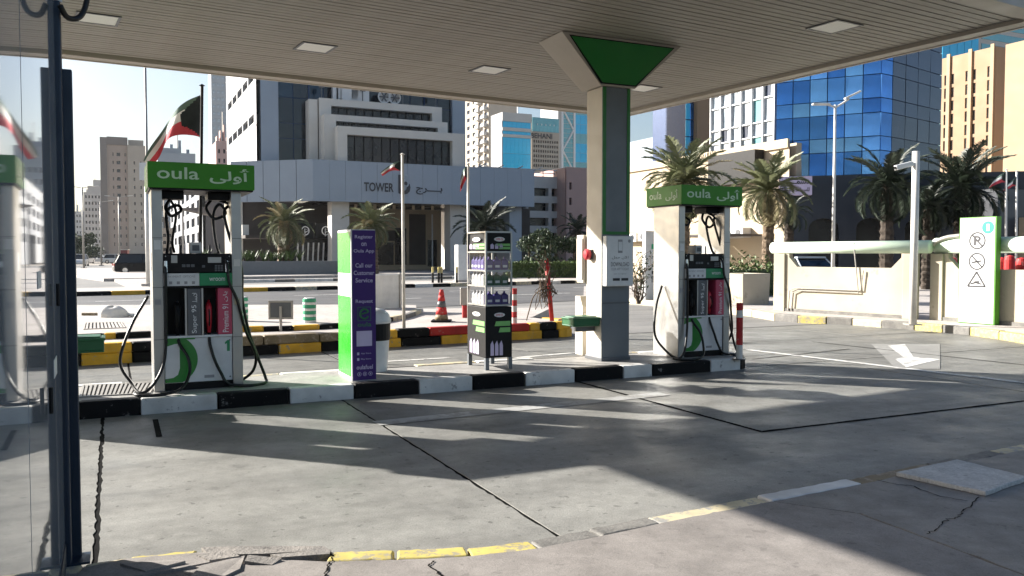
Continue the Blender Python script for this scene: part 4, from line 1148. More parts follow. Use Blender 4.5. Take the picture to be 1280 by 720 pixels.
cpipe([(985, 388), (987, 363), (994, 360), (1076, 363), (1079, 338)])
cpipe([(989, 388), (991, 366), (998, 363), (1073, 366), (1067, 304)])
xs0, xs1 = FF.front(1000, 358)[0], FF.front(1026, 358)[0]
text('\uFEDF\uFEB4\uFEE8\uFE91  \uFEE4\uFEB3\uFE8D\uFEE3', fen, M['conduit'], (xs0, -.003, FF.front(1010, 360)[1] - .15), (1, 0, 0), (0, 0, 1), xs1 - xs0, .1, 'scrawl')
Ga, Gb = G(1152, 400, .15), G(1280, 410, .15)
gdir = (Gb - Ga).normalized(); gn = Vector((-gdir.y, gdir.x, 0))
Ga = Ga + gn * .3; Gb = Gb + gn * .3
fen2, FF2 = fence_run('cream boundary wall behind the tall white sign board', Ga, Gb, 0, [(.3, 2.6), (.3, 2.6), (.3, 2.6)], .17, .05)
MB().tube(smooth_path([(-.12, -.1, ZT - .1), (-.05, -.12, ZT + .06), (.15, -.1, ZT + .24), (.4, -.06, ZT + .345), (.7, .0, ZT + .38)], 6), .05, 8).build('pipe_bend', M['conduit'], fen2, smooth=True)

# CCTV pole
cp = G(1141, 406, .15)
pz = (318 - 190) / FPX * cp.y + 1.6 - .15
ct = thing('camera_pole', 'white steel pole carrying a security camera in front of the cream wall', 'camera pole', cp)
MB().tube([(0, 0, 0), (0, 0, pz)], .075, 14).build('pole', M['white_dirty'], ct, smooth=True)
MB().box(-.14, .14, -.14, .14, 0, .02).build('base_plate', M['conduit'], ct)
MB().tube([(-.05, -.03, pz - .28), (-.14, -.05, pz - .25)], .025, 8).build('bracket', M['white'], ct)
o = MB().box(-.2, .2, -.05, .05, -.05, .05).build('camera_housing', M['white'], ct, bevel=.012, loc=(-.28, -.08, pz - .3)); o.rotation_euler = (0, R(-14), R(12))
MB().tube([(-.2, 0, 0), (-.215, 0, 0)], .035, 10).build('lens', M['black'], o)

# white sign board with prohibitions
sA, sB = G(1197, 403, .155), G(1243, 406.5, .155)
sd = (sB - sA).normalized(); srz = math.atan2(sd.y, sd.x)
sb = thing('warning_sign', 'tall white sign board with green edge showing parking and smoking bans', 'sign board', sA, srz)
SW, SH = (sB - sA).length, 2.22
M['edge_green'] = mat('sign_edge_green', (.07, .24, .015), .5)
MB().box(0, SW, .002, .16, 0, SH).build('box', M['edge_green'], sb, bevel=.006)
MB().box(.02, SW - .03, -.004, .001, .02, SH - .02).build('face', M['white'], sb)
def ringd(cx, cz, r0, r1, m, nm, y=-.006, n=32):
    b = MB()
    for k in range(n):
        a0, a1 = 2 * math.pi * k / n, 2 * math.pi * (k + 1) / n
        b.poly([(cx + r0 * math.cos(a0), y, cz + r0 * math.sin(a0)), (cx + r1 * math.cos(a0), y, cz + r1 * math.sin(a0)), (cx + r1 * math.cos(a1), y, cz + r1 * math.sin(a1)), (cx + r0 * math.cos(a1), y, cz + r0 * math.sin(a1))])
    return b.build(nm, m, sb)
mx_ = SW * .5
dotc = ringd(SW * .78, SH * .9, 0, .13, M['info'], 'info_dot')
MB().box(SW * .78 - .03, SW * .78 + .03, -.009, -.007, SH * .9 - .07, SH * .9 + .07).build('info_mark', M['white'], sb)
def bar(x0, z0, x1, z1, wd, y=-.0085):
    a, c = Vector((x0, y, z0)), Vector((x1, y, z1)); d = (c - a).normalized(); n = Vector((-d.z, 0, d.x)) * wd / 2
    return MB().poly([a - n, c - n, c + n, a + n]).build('print', M['ink'], sb)
for cz in (1.73, 1.3):
    ringd(mx_, cz, .148, .182, M['ink'], 'print'); bar(mx_ - .115, cz + .12, mx_ + .115, cz - .12, .032)
text('P', sb, M['ink'], (mx_ - .075, -.007, cz + .43 - .1), (1, 0, 0), (0, 0, 1), .15, .2, bold=.03)
bar(mx_ - .11, 1.275, mx_ + .09, 1.31, .035)
for q_ in (((-.19, .78), (.19, .78)), ((.19, .78), (0, 1.08)), ((0, 1.08), (-.19, .78))): bar(mx_ + q_[0][0], q_[0][1], mx_ + q_[1][0], q_[1][1], .036)
for q_ in ((-.12, .83, -.02, .86), (-.02, .86, .1, .83), (-.05, .87, .06, .88)): bar(mx_ + q_[0], q_[1], mx_ + q_[2], q_[3], .035)
for s_, z_, wd in (('NO PARKING', 1.5, .26), ('NO SMOKING', 1.08, .28), ('CAUTION WET FLOOR', .7, .36), ('SPEED LIMIT', .64, .2), ('THANK YOU', .6, .24)):
    text(s_, sb, M['ink_soft'], (mx_ - wd / 2, -.0065, z_), (1, 0, 0), (0, 0, 1), wd, .025)

# red and white bollards behind the fence
for i, (u, h) in enumerate(((1190, 0), (1252, 0), (1262, .05), (1277, 0))):
    p_ = D(u, 330, 19.5 - i * .5); p_.z = .15
    o = thing('barrier_post', ('red and white barrier post behind the wall', )[0], 'barrier post', p_, 0, 'red and white posts behind the wall')
    MB().lathe([(.11, 0), (.11, .9)], 14).build('lower_band', M['white_dirty'], o)
    MB().lathe([(.112, .901), (.112, 1.28 + h), (.09, 1.36 + h), (.0, 1.39 + h)], 14).build('red_cap', M['red_paint'], o)

# planter blocks
def block(name, label, u0, u1, v0, v1, Y, dp, group=None):
    a, c = D(u0, v1, Y), D(u1, v1, Y)
    P = (a + c) / 2; P.z = .15
    wd = (c - a).length; h = D(u0, v0, Y).z - .15
    t = thing(name, label, 'planter', P, R(25), group)
    b = MB(); x = wd / 2; y = dp
    b.v += [(-x, 0, 0), (x, 0, 0), (x, y, 0), (-x, y, 0), (-x - .02, -.02, h), (x + .02, -.02, h), (x + .02, y + .02, h), (-x - .02, y + .02, h),
            (-x + .08, .08, h), (x - .08, .08, h), (x - .08, y - .08, h), (-x + .08, y - .08, h), (-x + .08, .08, h - .12), (x - .08, .08, h - .12), (x - .08, y - .08, h - .12), (-x + .08, y - .08, h - .12)]
    b.f += [(0, 1, 5, 4), (1, 2, 6, 5), (2, 3, 7, 6), (3, 0, 4, 7), (4, 5, 9, 8), (5, 6, 10, 9), (6, 7, 11, 10), (7, 4, 8, 11), (8, 9, 13, 12), (9, 10, 14, 13), (10, 11, 15, 14), (11, 8, 12, 15)]
    b.build('shell', M['cream'], t, bevel=.02)
    MB().box(-x + .07, x - .07, .07, y - .07, h - .25, h - .13).build('soil', M['sand'], t)
    return t, wd, h, dp
pl1 = block('planter', 'large cream concrete planter block standing beside the boundary wall end', 924, 966, 342, 384, 24.2, 1.1)
pl2 = block('planter', 'smaller stained concrete planter behind the pump next to the large block', 893, 921, 350, 380, 25.5, 1.6)
def grass_tuft(t, wd, h, dp, n, L, m):
    r = random.Random(n); b = MB()
    for i in range(n):
        p_ = Vector((r.uniform(-wd / 2 + .1, wd / 2 - .1), r.uniform(.1, dp - .1), h - .13)); d = Vector((r.uniform(-.5, .5), r.uniform(-.5, .5), 1)).normalized() * L * r.uniform(.5, 1.2)
        b.poly([p_ - Vector((.012, 0, 0)), p_ + Vector((.012, 0, 0)), p_ + d])
    stuff(b.build('dry_grass', m, t))
grass_tuft(pl2[0], pl2[1], pl2[2], pl2[3], 260, .35, M['leaf_dry'])

# info totem behind pump two
itp = D(816, 378, 27.0); itp.z = .15
it = thing('info_totem', 'narrow white info totem with green mark beside the dry shrub', 'sign totem', itp, R(48))
MB().box(-.42, .42, 0, .14, 0, 2.2).build('box', M['white'], it, bevel=.01)
MB().box(-.1, .1, -.006, -.001, 1.62, 1.78).build('green_mark', M['info'], it)
MB().box(-.08, .08, -.006, -.001, .82, .92).build('dark_mark', M['ink'], it)
MB().box(-.09, .09, -.006, -.001, .55, .75).build('dark_mark', M['ink_soft'], it)

# dry shrub
def shrub(name, label, P, h, spread, n, m, seed, leaf=None, nl=0, cat='shrub'):
    r = random.Random(seed); t = thing(name, label, cat, P)
    b = MB()
    tips = []
    for i in range(n):
        a = r.uniform(0, 6.28); p0 = Vector((r.uniform(-.06, .06), r.uniform(-.06, .06), -.02)); pts = [p0]; d = Vector((math.cos(a) * spread, math.sin(a) * spread, h)) * r.uniform(.55, 1)
        for k in range(1, 6):
            pts.append(p0 + d * (k / 5) + Vector((r.gauss(0, .07), r.gauss(0, .07), r.gauss(0, .05))) * h * .6)
        b.tube(pts, [.022 * (1 - k / 6.5) for k in range(6)], 5); tips += pts[2:]
        for s_ in range(3):
            q0 = pts[r.randint(2, 4)]; q1 = q0 + Vector((r.gauss(0, .2), r.gauss(0, .2), r.uniform(0, .3))) * h * .6
            b.tube([q0, (q0 + q1) / 2 + Vector((0, 0, .03)), q1], [.01, .008, .003], 4); tips.append(q1)
    b.build('stems', m, t)
    if leaf:
        lb = MB(); leaves(lb, nl, lambda rr: (r.choice(tips) + Vector((r.gauss(0, .1), r.gauss(0, .1), r.gauss(0, .1))) * h * .5, Vector((0, 0, 1))), .05, r)
        stuff(lb.build('foliage', leaf, t))
    return t
sp_ = D(798, 374, 25); sp_.z = .15
shrub('dry_shrub', 'leggy dry brown shrub beside the canopy pillar and white info totem', sp_, 1.7, .38, 14, M['twig'], 4, M['leaf_dk'], 260)
# leaning red post with wire tangle
rpz = G(690, 401, BIZ); rpz.z = BIZ
rp_ = thing('red_post', 'leaning red pipe post with a tangle of dry twigs on the back island', 'post', rpz)
tp = D(683, 323, rpz.y) - rpz
MB().tube([(0, 0, 0), tp], .045, 10).build('post', M['red_paint'], rp_, smooth=True)
r = random.Random(5); b = MB()
mid = tp * .55 + Vector((-.06, -.05, 0))
for i in range(26):
    q = [mid + Vector((r.gauss(0, .09), r.gauss(0, .05), r.gauss(0, .2))) for _ in range(4)]
    b.tube(smooth_path(q, 3), .007, 4)
for i in range(12):
    q0 = tp * .8 + Vector((-.05, 0, 0)); q1 = q0 + Vector((r.gauss(-.12, .15), r.gauss(0, .1), r.uniform(.1, .55)))
    b.tube([q0, (q0 + q1) / 2 + Vector((.03, 0, .02)), q1], [.012, .009, .004], 4)
b.tube(smooth_path([mid, (-.35, -.05, .5), (-.45, -.05, .2), (-.5, -.02, .01)], 5), .012, 5)
b.build('twig_tangle', M['twig'], rp_)
lb = MB(); leaves(lb, 240, ball_pick(tp * .95 + Vector((-.1, 0, .2)), (.24, .2, .36), .1), .045, r); stuff(lb.build('dry_leaves', M['leaf_dk'], rp_))

# traffic cone(s)
def cone(label, P, h=.62, rz=0, group=None):
    t = thing('traffic_cone', label, 'traffic cone', P, rz, group)
    MB().box(-.19, .19, -.19, .19, 0, .035).build('base', M['black'], t, bevel=.01)
    for z0, z1, m in ((.035, .14, 'k_olive'), (.14, .28, 'red_paint'), (.28, .4, 'slate'), (.4, .52, 'red_paint'), (.52, h, 'red_paint')):
        rr_ = lambda z: .125 * (1 - z / (h * 1.25)) + .012
        MB().lathe([(rr_(z0), z0), (rr_(z1), z1)], 18).build('band', M[m], t, smooth=True)
    return t
pc = G(552, 402, BIZ); pc.z = BIZ
cone('faded red traffic cone with dark band on the back island', pc)
pc = G(643, 404, BIZ); pc.z = BIZ
t = thing('marker_post', 'thin red and white striped marker post behind the oil rack', 'marker post', pc)
for i in range(6): MB().lathe([(.05, i * .11), (.05, i * .11 + .1095)], 12).build('band', M['red_paint' if i % 2 else 'white_dirty'], t)
pc = G(581, 397, BIZ); pc.z = BIZ
t = thing('barrier_stand', 'small leaning grey barrier panel on a red foot behind the oil rack', 'barrier', pc, R(20))
MB().box(-.1, .12, -.02, .02, .25, .62).build('panel', M['conduit'], t, bevel=.02); MB().box(-.05, .07, -.03, .03, 0, .25).build('foot', M['red_paint'], t)
# small sign frame
pc = G(351, 414, BIZ); pc.z = BIZ
t = thing('small_sign', 'small blank grey sign plate on a short post seen from behind', 'sign', pc, R(8))
MB().tube([(0, 0, 0), (0, 0, .42)], .024, 8).build('post', M['conduit'], t)
MB().box(-.19, .19, .025, .035, .22, .5).build('plate', M['slate'], t)
fr_ = MB()
for bx in ((-.205, .205, .2, .235), (-.205, .205, .485, .52), (-.205, -.17, .2355, .4845), (.17, .205, .2355, .4845)): fr_.box(bx[0], bx[1], .012, .045, bx[2], bx[3])
fr_.build('frame', M['conduit'], t, bevel=.006)
# green and white barrels
for i, (u, v, hh, lb_) in enumerate(((387, 403, 1, 'green and white striped plastic barrel beside the small grey sign plate'), (302, 401, 1, 'green and white striped plastic barrel seen past the pump marked 1'))):
    pc = G(u, v, RZ); pc.z = RZ - .004
    t = thing('striped_barrel', lb_, 'barrel', pc, 0, 'striped barrels on the raised pavement')
    for k in range(4):
        z = .0 + k * .108
        MB().lathe([(.115, z), (.12, z + .01), (.12, z + .04), (.108, z + .045)], 18).build('white_band', M['white'], t)
        MB().lathe([(.108, z + .0451), (.118, z + .05), (.118, z + .1), (.108, z + .1075)], 18).build('green_band', M['cloud'], t)
    MB().lathe([(.1, .4326), (.09, .445), (0, .445)], 18).build('lid', M['white'], t)
# white board leaning by the flag pole
bz = .30
P0_, P1_ = G(470, 391, BIZ), G(499, 389, BIZ)
P0_.z = P1_.z = BIZ
wbd = thing('white_board', 'blank white board panel standing beside the flag pole on the back island', 'board', P0_, math.atan2(P1_.y - P0_.y, P1_.x - P0_.x))
Lw = (P1_ - P0_).length
MB().box(-.25, Lw, 0, .03, .0, .86).build('panel', M['white_dirty'], wbd, bevel=.012)
MB().box(-.25, Lw, -.012, -.001, .83, .86).build('edge_rim', M['white'], wbd)
MB().box(Lw + .002, Lw + .06, -.02, .05, 0, .88).build('side_post', M['conduit'], wbd)
# flag poles and flags
M['f_green'] = mat('flag_green_backlit', (.1, .16, .13), .8); M['f_white'] = mat('flag_white', (.75, .74, .72), .8); M['f_red'] = mat('flag_red', (.58, .06, .08), .8); M['f_black'] = mat('flag_black', (.012, .018, .02), .8)  # sun coming through the cloth is mixed into the green
def flag(label, Ppole, Y, top_px, bot_px, pole_top_px, r, pm, wave=.05, NX=40, NY=24, finial=True, tint=None):
    t = thing('flag_pole', label, 'flag', Ppole)
    ptop = D(pole_top_px[0], pole_top_px[1], Y) - Vector(Ppole)
    MB().tube([(0, 0, 0), ptop], [r, r * .8], 10).build('pole', pm, t, smooth=True)
    T = smooth_path([D(u, v, Y) - Vector(Ppole) for u, v in top_px], 12); Bm = smooth_path([D(u, v, Y) - Vector(Ppole) for u, v in bot_px], 12)
    def at(P, s):
        f = s * (len(P) - 1); i = min(len(P) - 2, int(f)); return P[i].lerp(P[i + 1], f - i)
    W_ = (T[-1] - T[0]).length
    grid = [[at(Bm, i / NX).lerp(at(T, i / NX), j / NY) + Vector((0, wave * math.sin(9 * i / NX + 2.2 * j / NY) * (i / NX) ** .6 - .01, 0)) for j in range(NY + 1)] for i in range(NX + 1)]
    parts = {'f_black': MB(), 'f_green': MB(), 'f_white': MB(), 'f_red': MB()}
    for i in range(NX):
        for j in range(NY):
            s_, tt_ = (i + .5) / NX, (j + .5) / NY
            lim = min(.36, .36 * (tt_ * 3 if tt_ < .5 else (1 - tt_) * 3) + .04)
            k = 'f_black' if s_ < lim else ('f_green' if tt_ > .78 else 'f_white' if tt_ > .46 else 'f_red')
            parts[k].poly([grid[i][j], grid[i + 1][j], grid[i + 1][j + 1], grid[i][j + 1]])
    for k, b in parts.items():
        if b.v: b.build({'f_black': 'black_trapezoid', 'f_green': 'green_stripe', 'f_white': 'white_stripe', 'f_red': 'red_stripe'}[k], M[k], t, smooth=False)
    if finial: MB().lathe([(0, -.02), (r * 1.6, 0), (0, .03)], 8, ptop).build('finial', pm, t)
    return t
fpz = QU(256) + qn * .5; fpz.z = BIZ
flag('large green white red and black flag on a dark pole behind the pump marked 1', fpz, fpz.y, [(252, 118), (238, 125), (222, 137), (207, 153), (193, 177), (183, 202)], [(252, 172), (240, 169), (226, 169), (212, 175), (200, 190), (190, 206)], (252.5, 107), .03, M['black'], .1)
fp1 = G(505, 411, BIZ); fp1.z = BIZ
flag('small flag on a white pole rising beside the blank white board', fp1, fp1.y, [(501, 201), (494, 203), (485, 208), (476, 216)], [(501, 214), (494, 213), (486, 215), (478, 220)], (503, 193), .03, M['white_dirty'], .03)
fp2_ = G(586, 404, BIZ); fp2_.z = BIZ
flag('small limp flag on a white pole behind the oil display rack', fp2_, fp2_.y, [(584, 207), (581, 210), (578, 215), (576, 224)], [(584, 222), (582, 226), (579, 232), (575, 240)], (585, 205), .03, M['white_dirty'], .04)
# sandbag on raised pavement
sbp = G(141, 396, RZ); sbp.z = RZ - .004
t = thing('sandbag', 'white cloth sack slumped on the raised pavement', 'sack', sbp, R(10))
b = MB(); NU, NV = 20, 9
for i in range(NV + 1):
    for j in range(NU):
        th = 2 * math.pi * j / NU; ph = math.pi / 2 * i / NV; k_ = 1 + .09 * math.sin(3 * th + 4 * ph) + .05 * math.sin(7 * th)
        b.v.append((.27 * math.cos(th) * math.cos(ph) ** .7 * k_, .17 * math.sin(th) * math.cos(ph) ** .7 * k_, .21 * math.sin(ph) * (1 + .1 * math.cos(2 * th))))
for i in range(NV):
    for j in range(NU): b.f.append((i * NU + j, i * NU + (j + 1) % NU, (i + 1) * NU + (j + 1) % NU, (i + 1) * NU + j))
b.build('sack_body', M['white_dirty'], t, smooth=True)
MB().tube([(.25, .02, .05), (.36, .03, .03), (.42, 0, .02)], [.03, .04, .02], 7).build('tied_end', M['white_dirty'], t, smooth=True)
pb = G(112, 394, RZ); pb.z = RZ - .002
tag(MB().box(-.14, .14, -.05, .05, 0, .05).build('brick', M['k_olive'], None, bevel=.008, loc=pb), 'loose brown brick lying beside the white sack', 'brick')
# white cabinet and yellow posts across the road
pw = D(580, 350, 44); pw.z = .15
t = thing('utility_cabinet', 'white utility cabinet on the far pavement behind the oil rack', 'cabinet', pw, AL)
MB().box(-.33, .33, 0, .5, .1, 1.95).build('case', M['white'], t, bevel=.02); MB().box(-.4, .4, -.06, .56, 0, .1).build('plinth', M['paving'], t); MB().box(-.3, .3, -.012, -.002, .2, 1.85).build('door', M['white'], t)
for u in (541, 548.5, 552, 571):
    pw = D(u, 354, 43); pw.z = .15
    t = thing('yellow_post', 'short black and yellow post on the far kerb by the white cabinet', 'bollard', pw, 0, 'black and yellow posts on the far kerb')
    MB().lathe([(.06, 0), (.06, .5)], 10).build('black_band', M['black'], t); MB().lathe([(.061, .501), (.061, .8), (0, .82)], 10).build('yellow_band', M['k_paleyel'], t)

# street lights ---------------------------------------------------------------
def lamp(label, u, v_top, Y, arms, r=.07, base_z=.15, m=None, box=False, thick=False, group=None):
    m = m or M['white_dirty']
    P = D(u, 340, Y); P.z = base_z
    h = D(u, v_top, Y).z - base_z
    t = thing('street_lamp', label, 'street lamp', P, 0, group)
    MB().tube([(0, 0, 0), (0, 0, h)], [r, r * .65], 10).build('pole', m, t, smooth=True)
    if thick: MB().tube([(0, 0, 0), (0, 0, 4.6)], .13, 12).build('sleeve', M['white_dirty'], t, smooth=True)
    MB().box(-.25, .25, -.25, .25, -.0, .12).build('footing', M['paving'], t)
    for dx, dz, tilt in arms:
        MB().tube(smooth_path([(0, 0, h - .1), (dx * .5, 0, h - .02 + dz * .3), (dx, 0, h + dz)], 5), .035, 7).build('arm', m, t, smooth=True)
        o = MB().box(-.32, .32, -.09, .09, -.035, .035).build('lamp_head', M['white_dirty'], t, bevel=.02, loc=(dx * 1.25, 0, h + dz + tilt * .3)); o.rotation_euler = (0, -tilt if dx > 0 else tilt, 0)
    if box: MB().box(-.28, .12, -.18, -.1, 4.9, 5.7).build('pole_box', M['white'], t)
    return t
lamp('slender twin-headed white street lamp rising in front of the blue glass tower', 1041, 131, 31, [(-.42, .02, .0), (.5, .22, .45)], .07)
lamp('tall grey street lamp pole with white sleeve behind the pump marked 1', 186, 60, 39, [(-1.2, .1, .1)], .07, .12, M['conduit'], True, True)
for u, vt, Y, lb_ in ((105, 234, 95, 'thin far lamp post beside the round street tree'), (127, 252, 120, 'thin far twin-arm lamp post in front of the white blocks'), (150, 246, 110, 'thin far lamp post standing before the brown apartment tower')):
    lamp(lb_, u, vt, Y, [(-1.2, .1, .1), (1.2, .1, .1)], .12, .0, M['conduit'])

# vehicles --------------------------------------------------------------------
pcar = G(173, 341.5); pcar.z = -.02
car('parked_car', 'dark navy off-road car driving past the pale traffic island', D(178, 341, 70) * 1.0 + Vector((0, 0, -D(178, 341, 70).z - .02)), R(30), (.004, .005, .008), L=4.4)
for i, (u, Y, rz_, c_, lb_) in enumerate(((100, 118, -70, (.6, .6, .6), 'silver car coming along the far road'), (107, 150, -80, (.75, .75, .75), 'white van-like car behind the silver car'), (124, 160, 10, (.7, .7, .7), 'white car parked beneath the far buildings'), (138, 165, 20, (.5, .5, .5), 'grey car parked near the brown tower'), (147, 150, 0, (.75, .74, .72), 'white car parked before the red stall'))):
    P = D(u, 325, Y); P.z = -.02
    car('parked_car', lb_, P, R(rz_), c_, suv=(i % 2 == 0))
P = D(1010, 330, 37); P.z = .0
car('parked_car', 'pale blue car seen through the wall opening', P, R(-78), (.45, .52, .6), suv=False, L=4.3, H=1.5)
P = D(155, 330, 150); P.z = -.02
M['stall'] = mat('stall_red', (.16, .03, .035), .6)
t = thing('kiosk', 'small dark red stall far down the road', 'kiosk', P, R(10))
MB().box(-.6, .6, 0, 1.2, 0, 2.4).build('body', M['stall'], t); MB().box(-.75, .75, -.3, 1.3, 2.41, 2.5).build('roof', M['white_dirty'], t); MB().box(-.4, .4, -.05, -.01, .9, 1.8).build('window', M['black'], t)
# ================================================================== BUILDINGS
M['side_grey'] = mat('side_wall_grey', (.34, .35, .365), .6, 0, .08, .3)
M['panel_blue'] = mat('cladding_blue_grey', (.285, .33, .395), .42, .15, .06, .4)
M['stone_white'] = mat('white_stone', (.6, .58, .54), .7, 0, .06, .6)
M['stone_lite'] = mat('pale_stone', (.55, .53, .5), .75, 0, .08, .5)
M['glass_dk'] = mat('dark_glass', (.012, .017, .024), .06, 0, .3, .5, rvar=.02)
M['glass_void'] = mat('deep_window', (.012, .012, .014), .25, 0, .3, .5)
M['glass_navy'] = mat('navy_glass', (.015, .035, .06), .05, .2, .3, .4, rvar=.02)
M['glass_blue'] = mat('blue_glass', (.07, .22, .54), .1, .75, .45, .35, rvar=.03)
M['glass_blue2'] = mat('blue_glass_sky_bright', (.13, .33, .66), .1, .75, .45, .35, rvar=.03)
M['glass_blue3'] = mat('blue_glass_sky_deep', (.045, .16, .43), .1, .75, .45, .35, rvar=.03)
M['glass_slate'] = mat('slate_glass', (.045, .06, .1), .07, .4, .3, .3, rvar=.02)
M['glass_cyan'] = mat('cyan_glass', (.02, .36, .6), .12, .2, .1, .3)
M['glass_pale'] = mat('pale_glass', (.36, .42, .48), .2, .1, .35, .9, rvar=.05)
M['glass_teal'] = mat('teal_glass', (.12, .32, .36), .12, .2, .15, .3)
M['mullion_w'] = mat('white_mullion', (.58, .59, .6), .4, .1, .03, 2)
M['mullion_b'] = mat('blue_mullion', (.012, .04, .12), .4, .2, .05, 2)
M['tan'] = mat('tan_stone', (.31, .21, .13), .8, 0, .06, .3, bump=.05, bscale=4)
M['tan_lite'] = mat('tan_stone_pale', (.37, .265, .17), .8, 0, .06, .3)
M['brownbld'] = mat('brown_render', (.34, .27, .225), .85, 0, .07, .2)
M['brown_dk'] = mat('brown_band', (.16, .14, .13), .85, 0, .1, .2)
M['greybld'] = mat('grey_blue_render', (.3, .34, .38), .8, 0, .08, .2)
M['whitebld'] = mat('white_render', (.43, .425, .415), .85, 0, .07, .2)
M['pinkbld'] = mat('pink_render', (.55, .37, .32), .85, 0, .07, .3)
M['beigebld'] = mat('beige_render', (.38, .33, .275), .85, 0, .06, .2)
M['creamwall'] = mat('cream_stone', (.5, .41, .29), .8, 0, .06, .5, bump=.06, bscale=6)
M['navy_stone'] = mat('dark_granite', (.022, .028, .042), .35, 0, .2, .6)
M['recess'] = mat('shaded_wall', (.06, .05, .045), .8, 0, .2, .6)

def bld(name, label, u, Y, rz=AL, cat='building', zb=0.0):
    P = D(u, 318, Y); P.z = zb
    F = Fr(P, rz)
    return thing(name, label, cat, P, rz), F

# ---- grey office building with the band sign ---------------------------------
tw, F = bld('office_tower', 'blue-grey clad office tower with stepped white terraces and raised letter sign', 392, 66)
zb0, zb1 = F.fz(392, 251), F.fz(392, 199)
xr = F.fx(668)
n = 15; pw_ = xr / n
me = MB().box(0, pw_ - .014, 0, .35, 0, zb1 - zb0).mesh('cladding_panel', M['panel_blue'])
for i in range(n): place(me, 'cladding_panel', tw, (i * pw_, rng.uniform(-.01, .01), zb0))
MB().box(.0, xr, .36, 7.6, zb0 + .05, zb1 - .15).build('band_core', M['glass_void'], tw)
# folded left wing of the band
lw = Vector((-5.6, 4.6, 0)); ll = lw.length; la = math.atan2(lw.y, lw.x)
nn_ = 5
for i in range(nn_):
    f0 = lw * (i / nn_); f1 = lw * ((i + 1) / nn_ - .006)
    q_ = [(f0.x, f0.y), (f1.x, f1.y), (f1.x + .2, f1.y + .3), (f0.x + .2, f0.y + .3)]
    MB().prism(q_, zb0, zb1).build('cladding_panel', M['panel_blue'], tw)
# columns and ground floor
for u0, u1, yy in ((415, 437, 1.0), (563, 583, 1.2), (300, 304, 6.0)):
    x0, x1 = F.fx(u0, yy), F.fx(u1, yy)
    MB().box(x0, x1, yy, yy + 1.4, 0, zb0 + .3).build('column', M['stone_lite'], tw)
x0, x1 = F.fx(637, 1.2), F.fx(652, 1.2)
MB().box(x0, x1, 1.2, 4, 0, zb0 + .2).build('column', M['panel_blue'], tw)
bx0 = F.fx(300, 6); bx1 = F.fx(418, 6); bx2 = F.fx(566, 6); bx3 = F.fx(640, 6)
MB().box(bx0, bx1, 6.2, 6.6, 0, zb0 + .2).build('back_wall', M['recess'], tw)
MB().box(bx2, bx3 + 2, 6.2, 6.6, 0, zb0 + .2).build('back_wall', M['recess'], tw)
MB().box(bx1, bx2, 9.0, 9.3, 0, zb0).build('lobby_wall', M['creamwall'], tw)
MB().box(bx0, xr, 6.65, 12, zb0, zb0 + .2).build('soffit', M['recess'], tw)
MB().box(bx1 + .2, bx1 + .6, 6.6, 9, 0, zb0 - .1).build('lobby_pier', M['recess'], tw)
# lobby doors
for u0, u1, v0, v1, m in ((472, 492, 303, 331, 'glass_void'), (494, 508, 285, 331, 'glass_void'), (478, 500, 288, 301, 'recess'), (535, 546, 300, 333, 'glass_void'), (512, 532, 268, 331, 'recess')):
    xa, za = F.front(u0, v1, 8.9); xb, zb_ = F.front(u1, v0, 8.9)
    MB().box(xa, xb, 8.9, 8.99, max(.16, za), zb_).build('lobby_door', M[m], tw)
for u0, u1 in ((540, 541.2), (556, 557)):
    xa, _ = F.front(u0, 318, 5); xb, _ = F.front(u1, 318, 5); MB().box(xa, xb, 5, 5.1, 0.1, zb0 - .6).build('door_frame', M['mullion_w'], tw)
for k in range(9):
    xa = F.fx(445 + k * 12, 2.5); MB().lathe([(.14, zb0 - .35), (.14, zb0 - .01)], 8, (xa, 2.5, 0)).build('downlight', M['creamwall'], tw)
# shop front with two black sign squares
for u0, u1 in ((372, 391), (395, 419)):
    xa, za = F.front(u0, 298, 3.0); xb, zb_ = F.front(u1, 279, 3.0)
    s_ = MB().box(xa, xb, 3.0, 3.2, za, zb_).build('shop_sign', M['black'], tw)
    h_ = zb_ - za; cx_ = (xa + xb) / 2; cz_ = (za + zb_) / 2; R_ = h_ * .27
    path = [(cx_ + R_ * .9 * math.sin(a), 2.97, cz_ + R_ * .2 * math.cos(a) + R_ * abs(math.cos(a)) * .8 * (1 if math.cos(a) > 0 else -1)) for a in [2 * math.pi * k / 16 for k in range(17)]]
    MB().tube(path, .045, 5).build('shop_logo', M['white_txt'], s_)
    MB().tube([(cx_ - R_ * .1, 2.97, cz_ - R_ * 1.3), (cx_ - R_ * .1, 2.97, cz_ + R_ * .5), (cx_ + R_ * .9, 2.97, cz_ + R_ * .1), (cx_ - R_ * .1, 2.97, cz_ - R_ * .4)], .04, 5).build('shop_logo', M['white_txt'], s_)
xa, za = F.front(368, 337, 3.3); xb, zb_ = F.front(419, 299, 3.3)
MB().box(xa, xb, 3.3, 3.4, .16, zb_).build('shop_window', M['glass_void'], tw)
for k in range(8):
    xx = xa + (xb - xa) * (k + .5) / 8
    MB().tube([(xx, 3.26, .7), (xx + .1, 3.26, zb_ - .3)], .07, 5).build('curtain_fold', M['white_dirty'], tw)
xa, za = F.front(304, 298, 2.0); xb, zb_ = F.front(341, 296, 2.0)
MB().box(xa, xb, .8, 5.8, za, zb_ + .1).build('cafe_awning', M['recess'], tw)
xa, za = F.front(303, 297, 3.0); xb, zb_ = F.front(311, 281, 3.0); MB().box(xa, xb, 3, 3.3, za, zb_).build('shop_sign', M['stone_white'], tw)
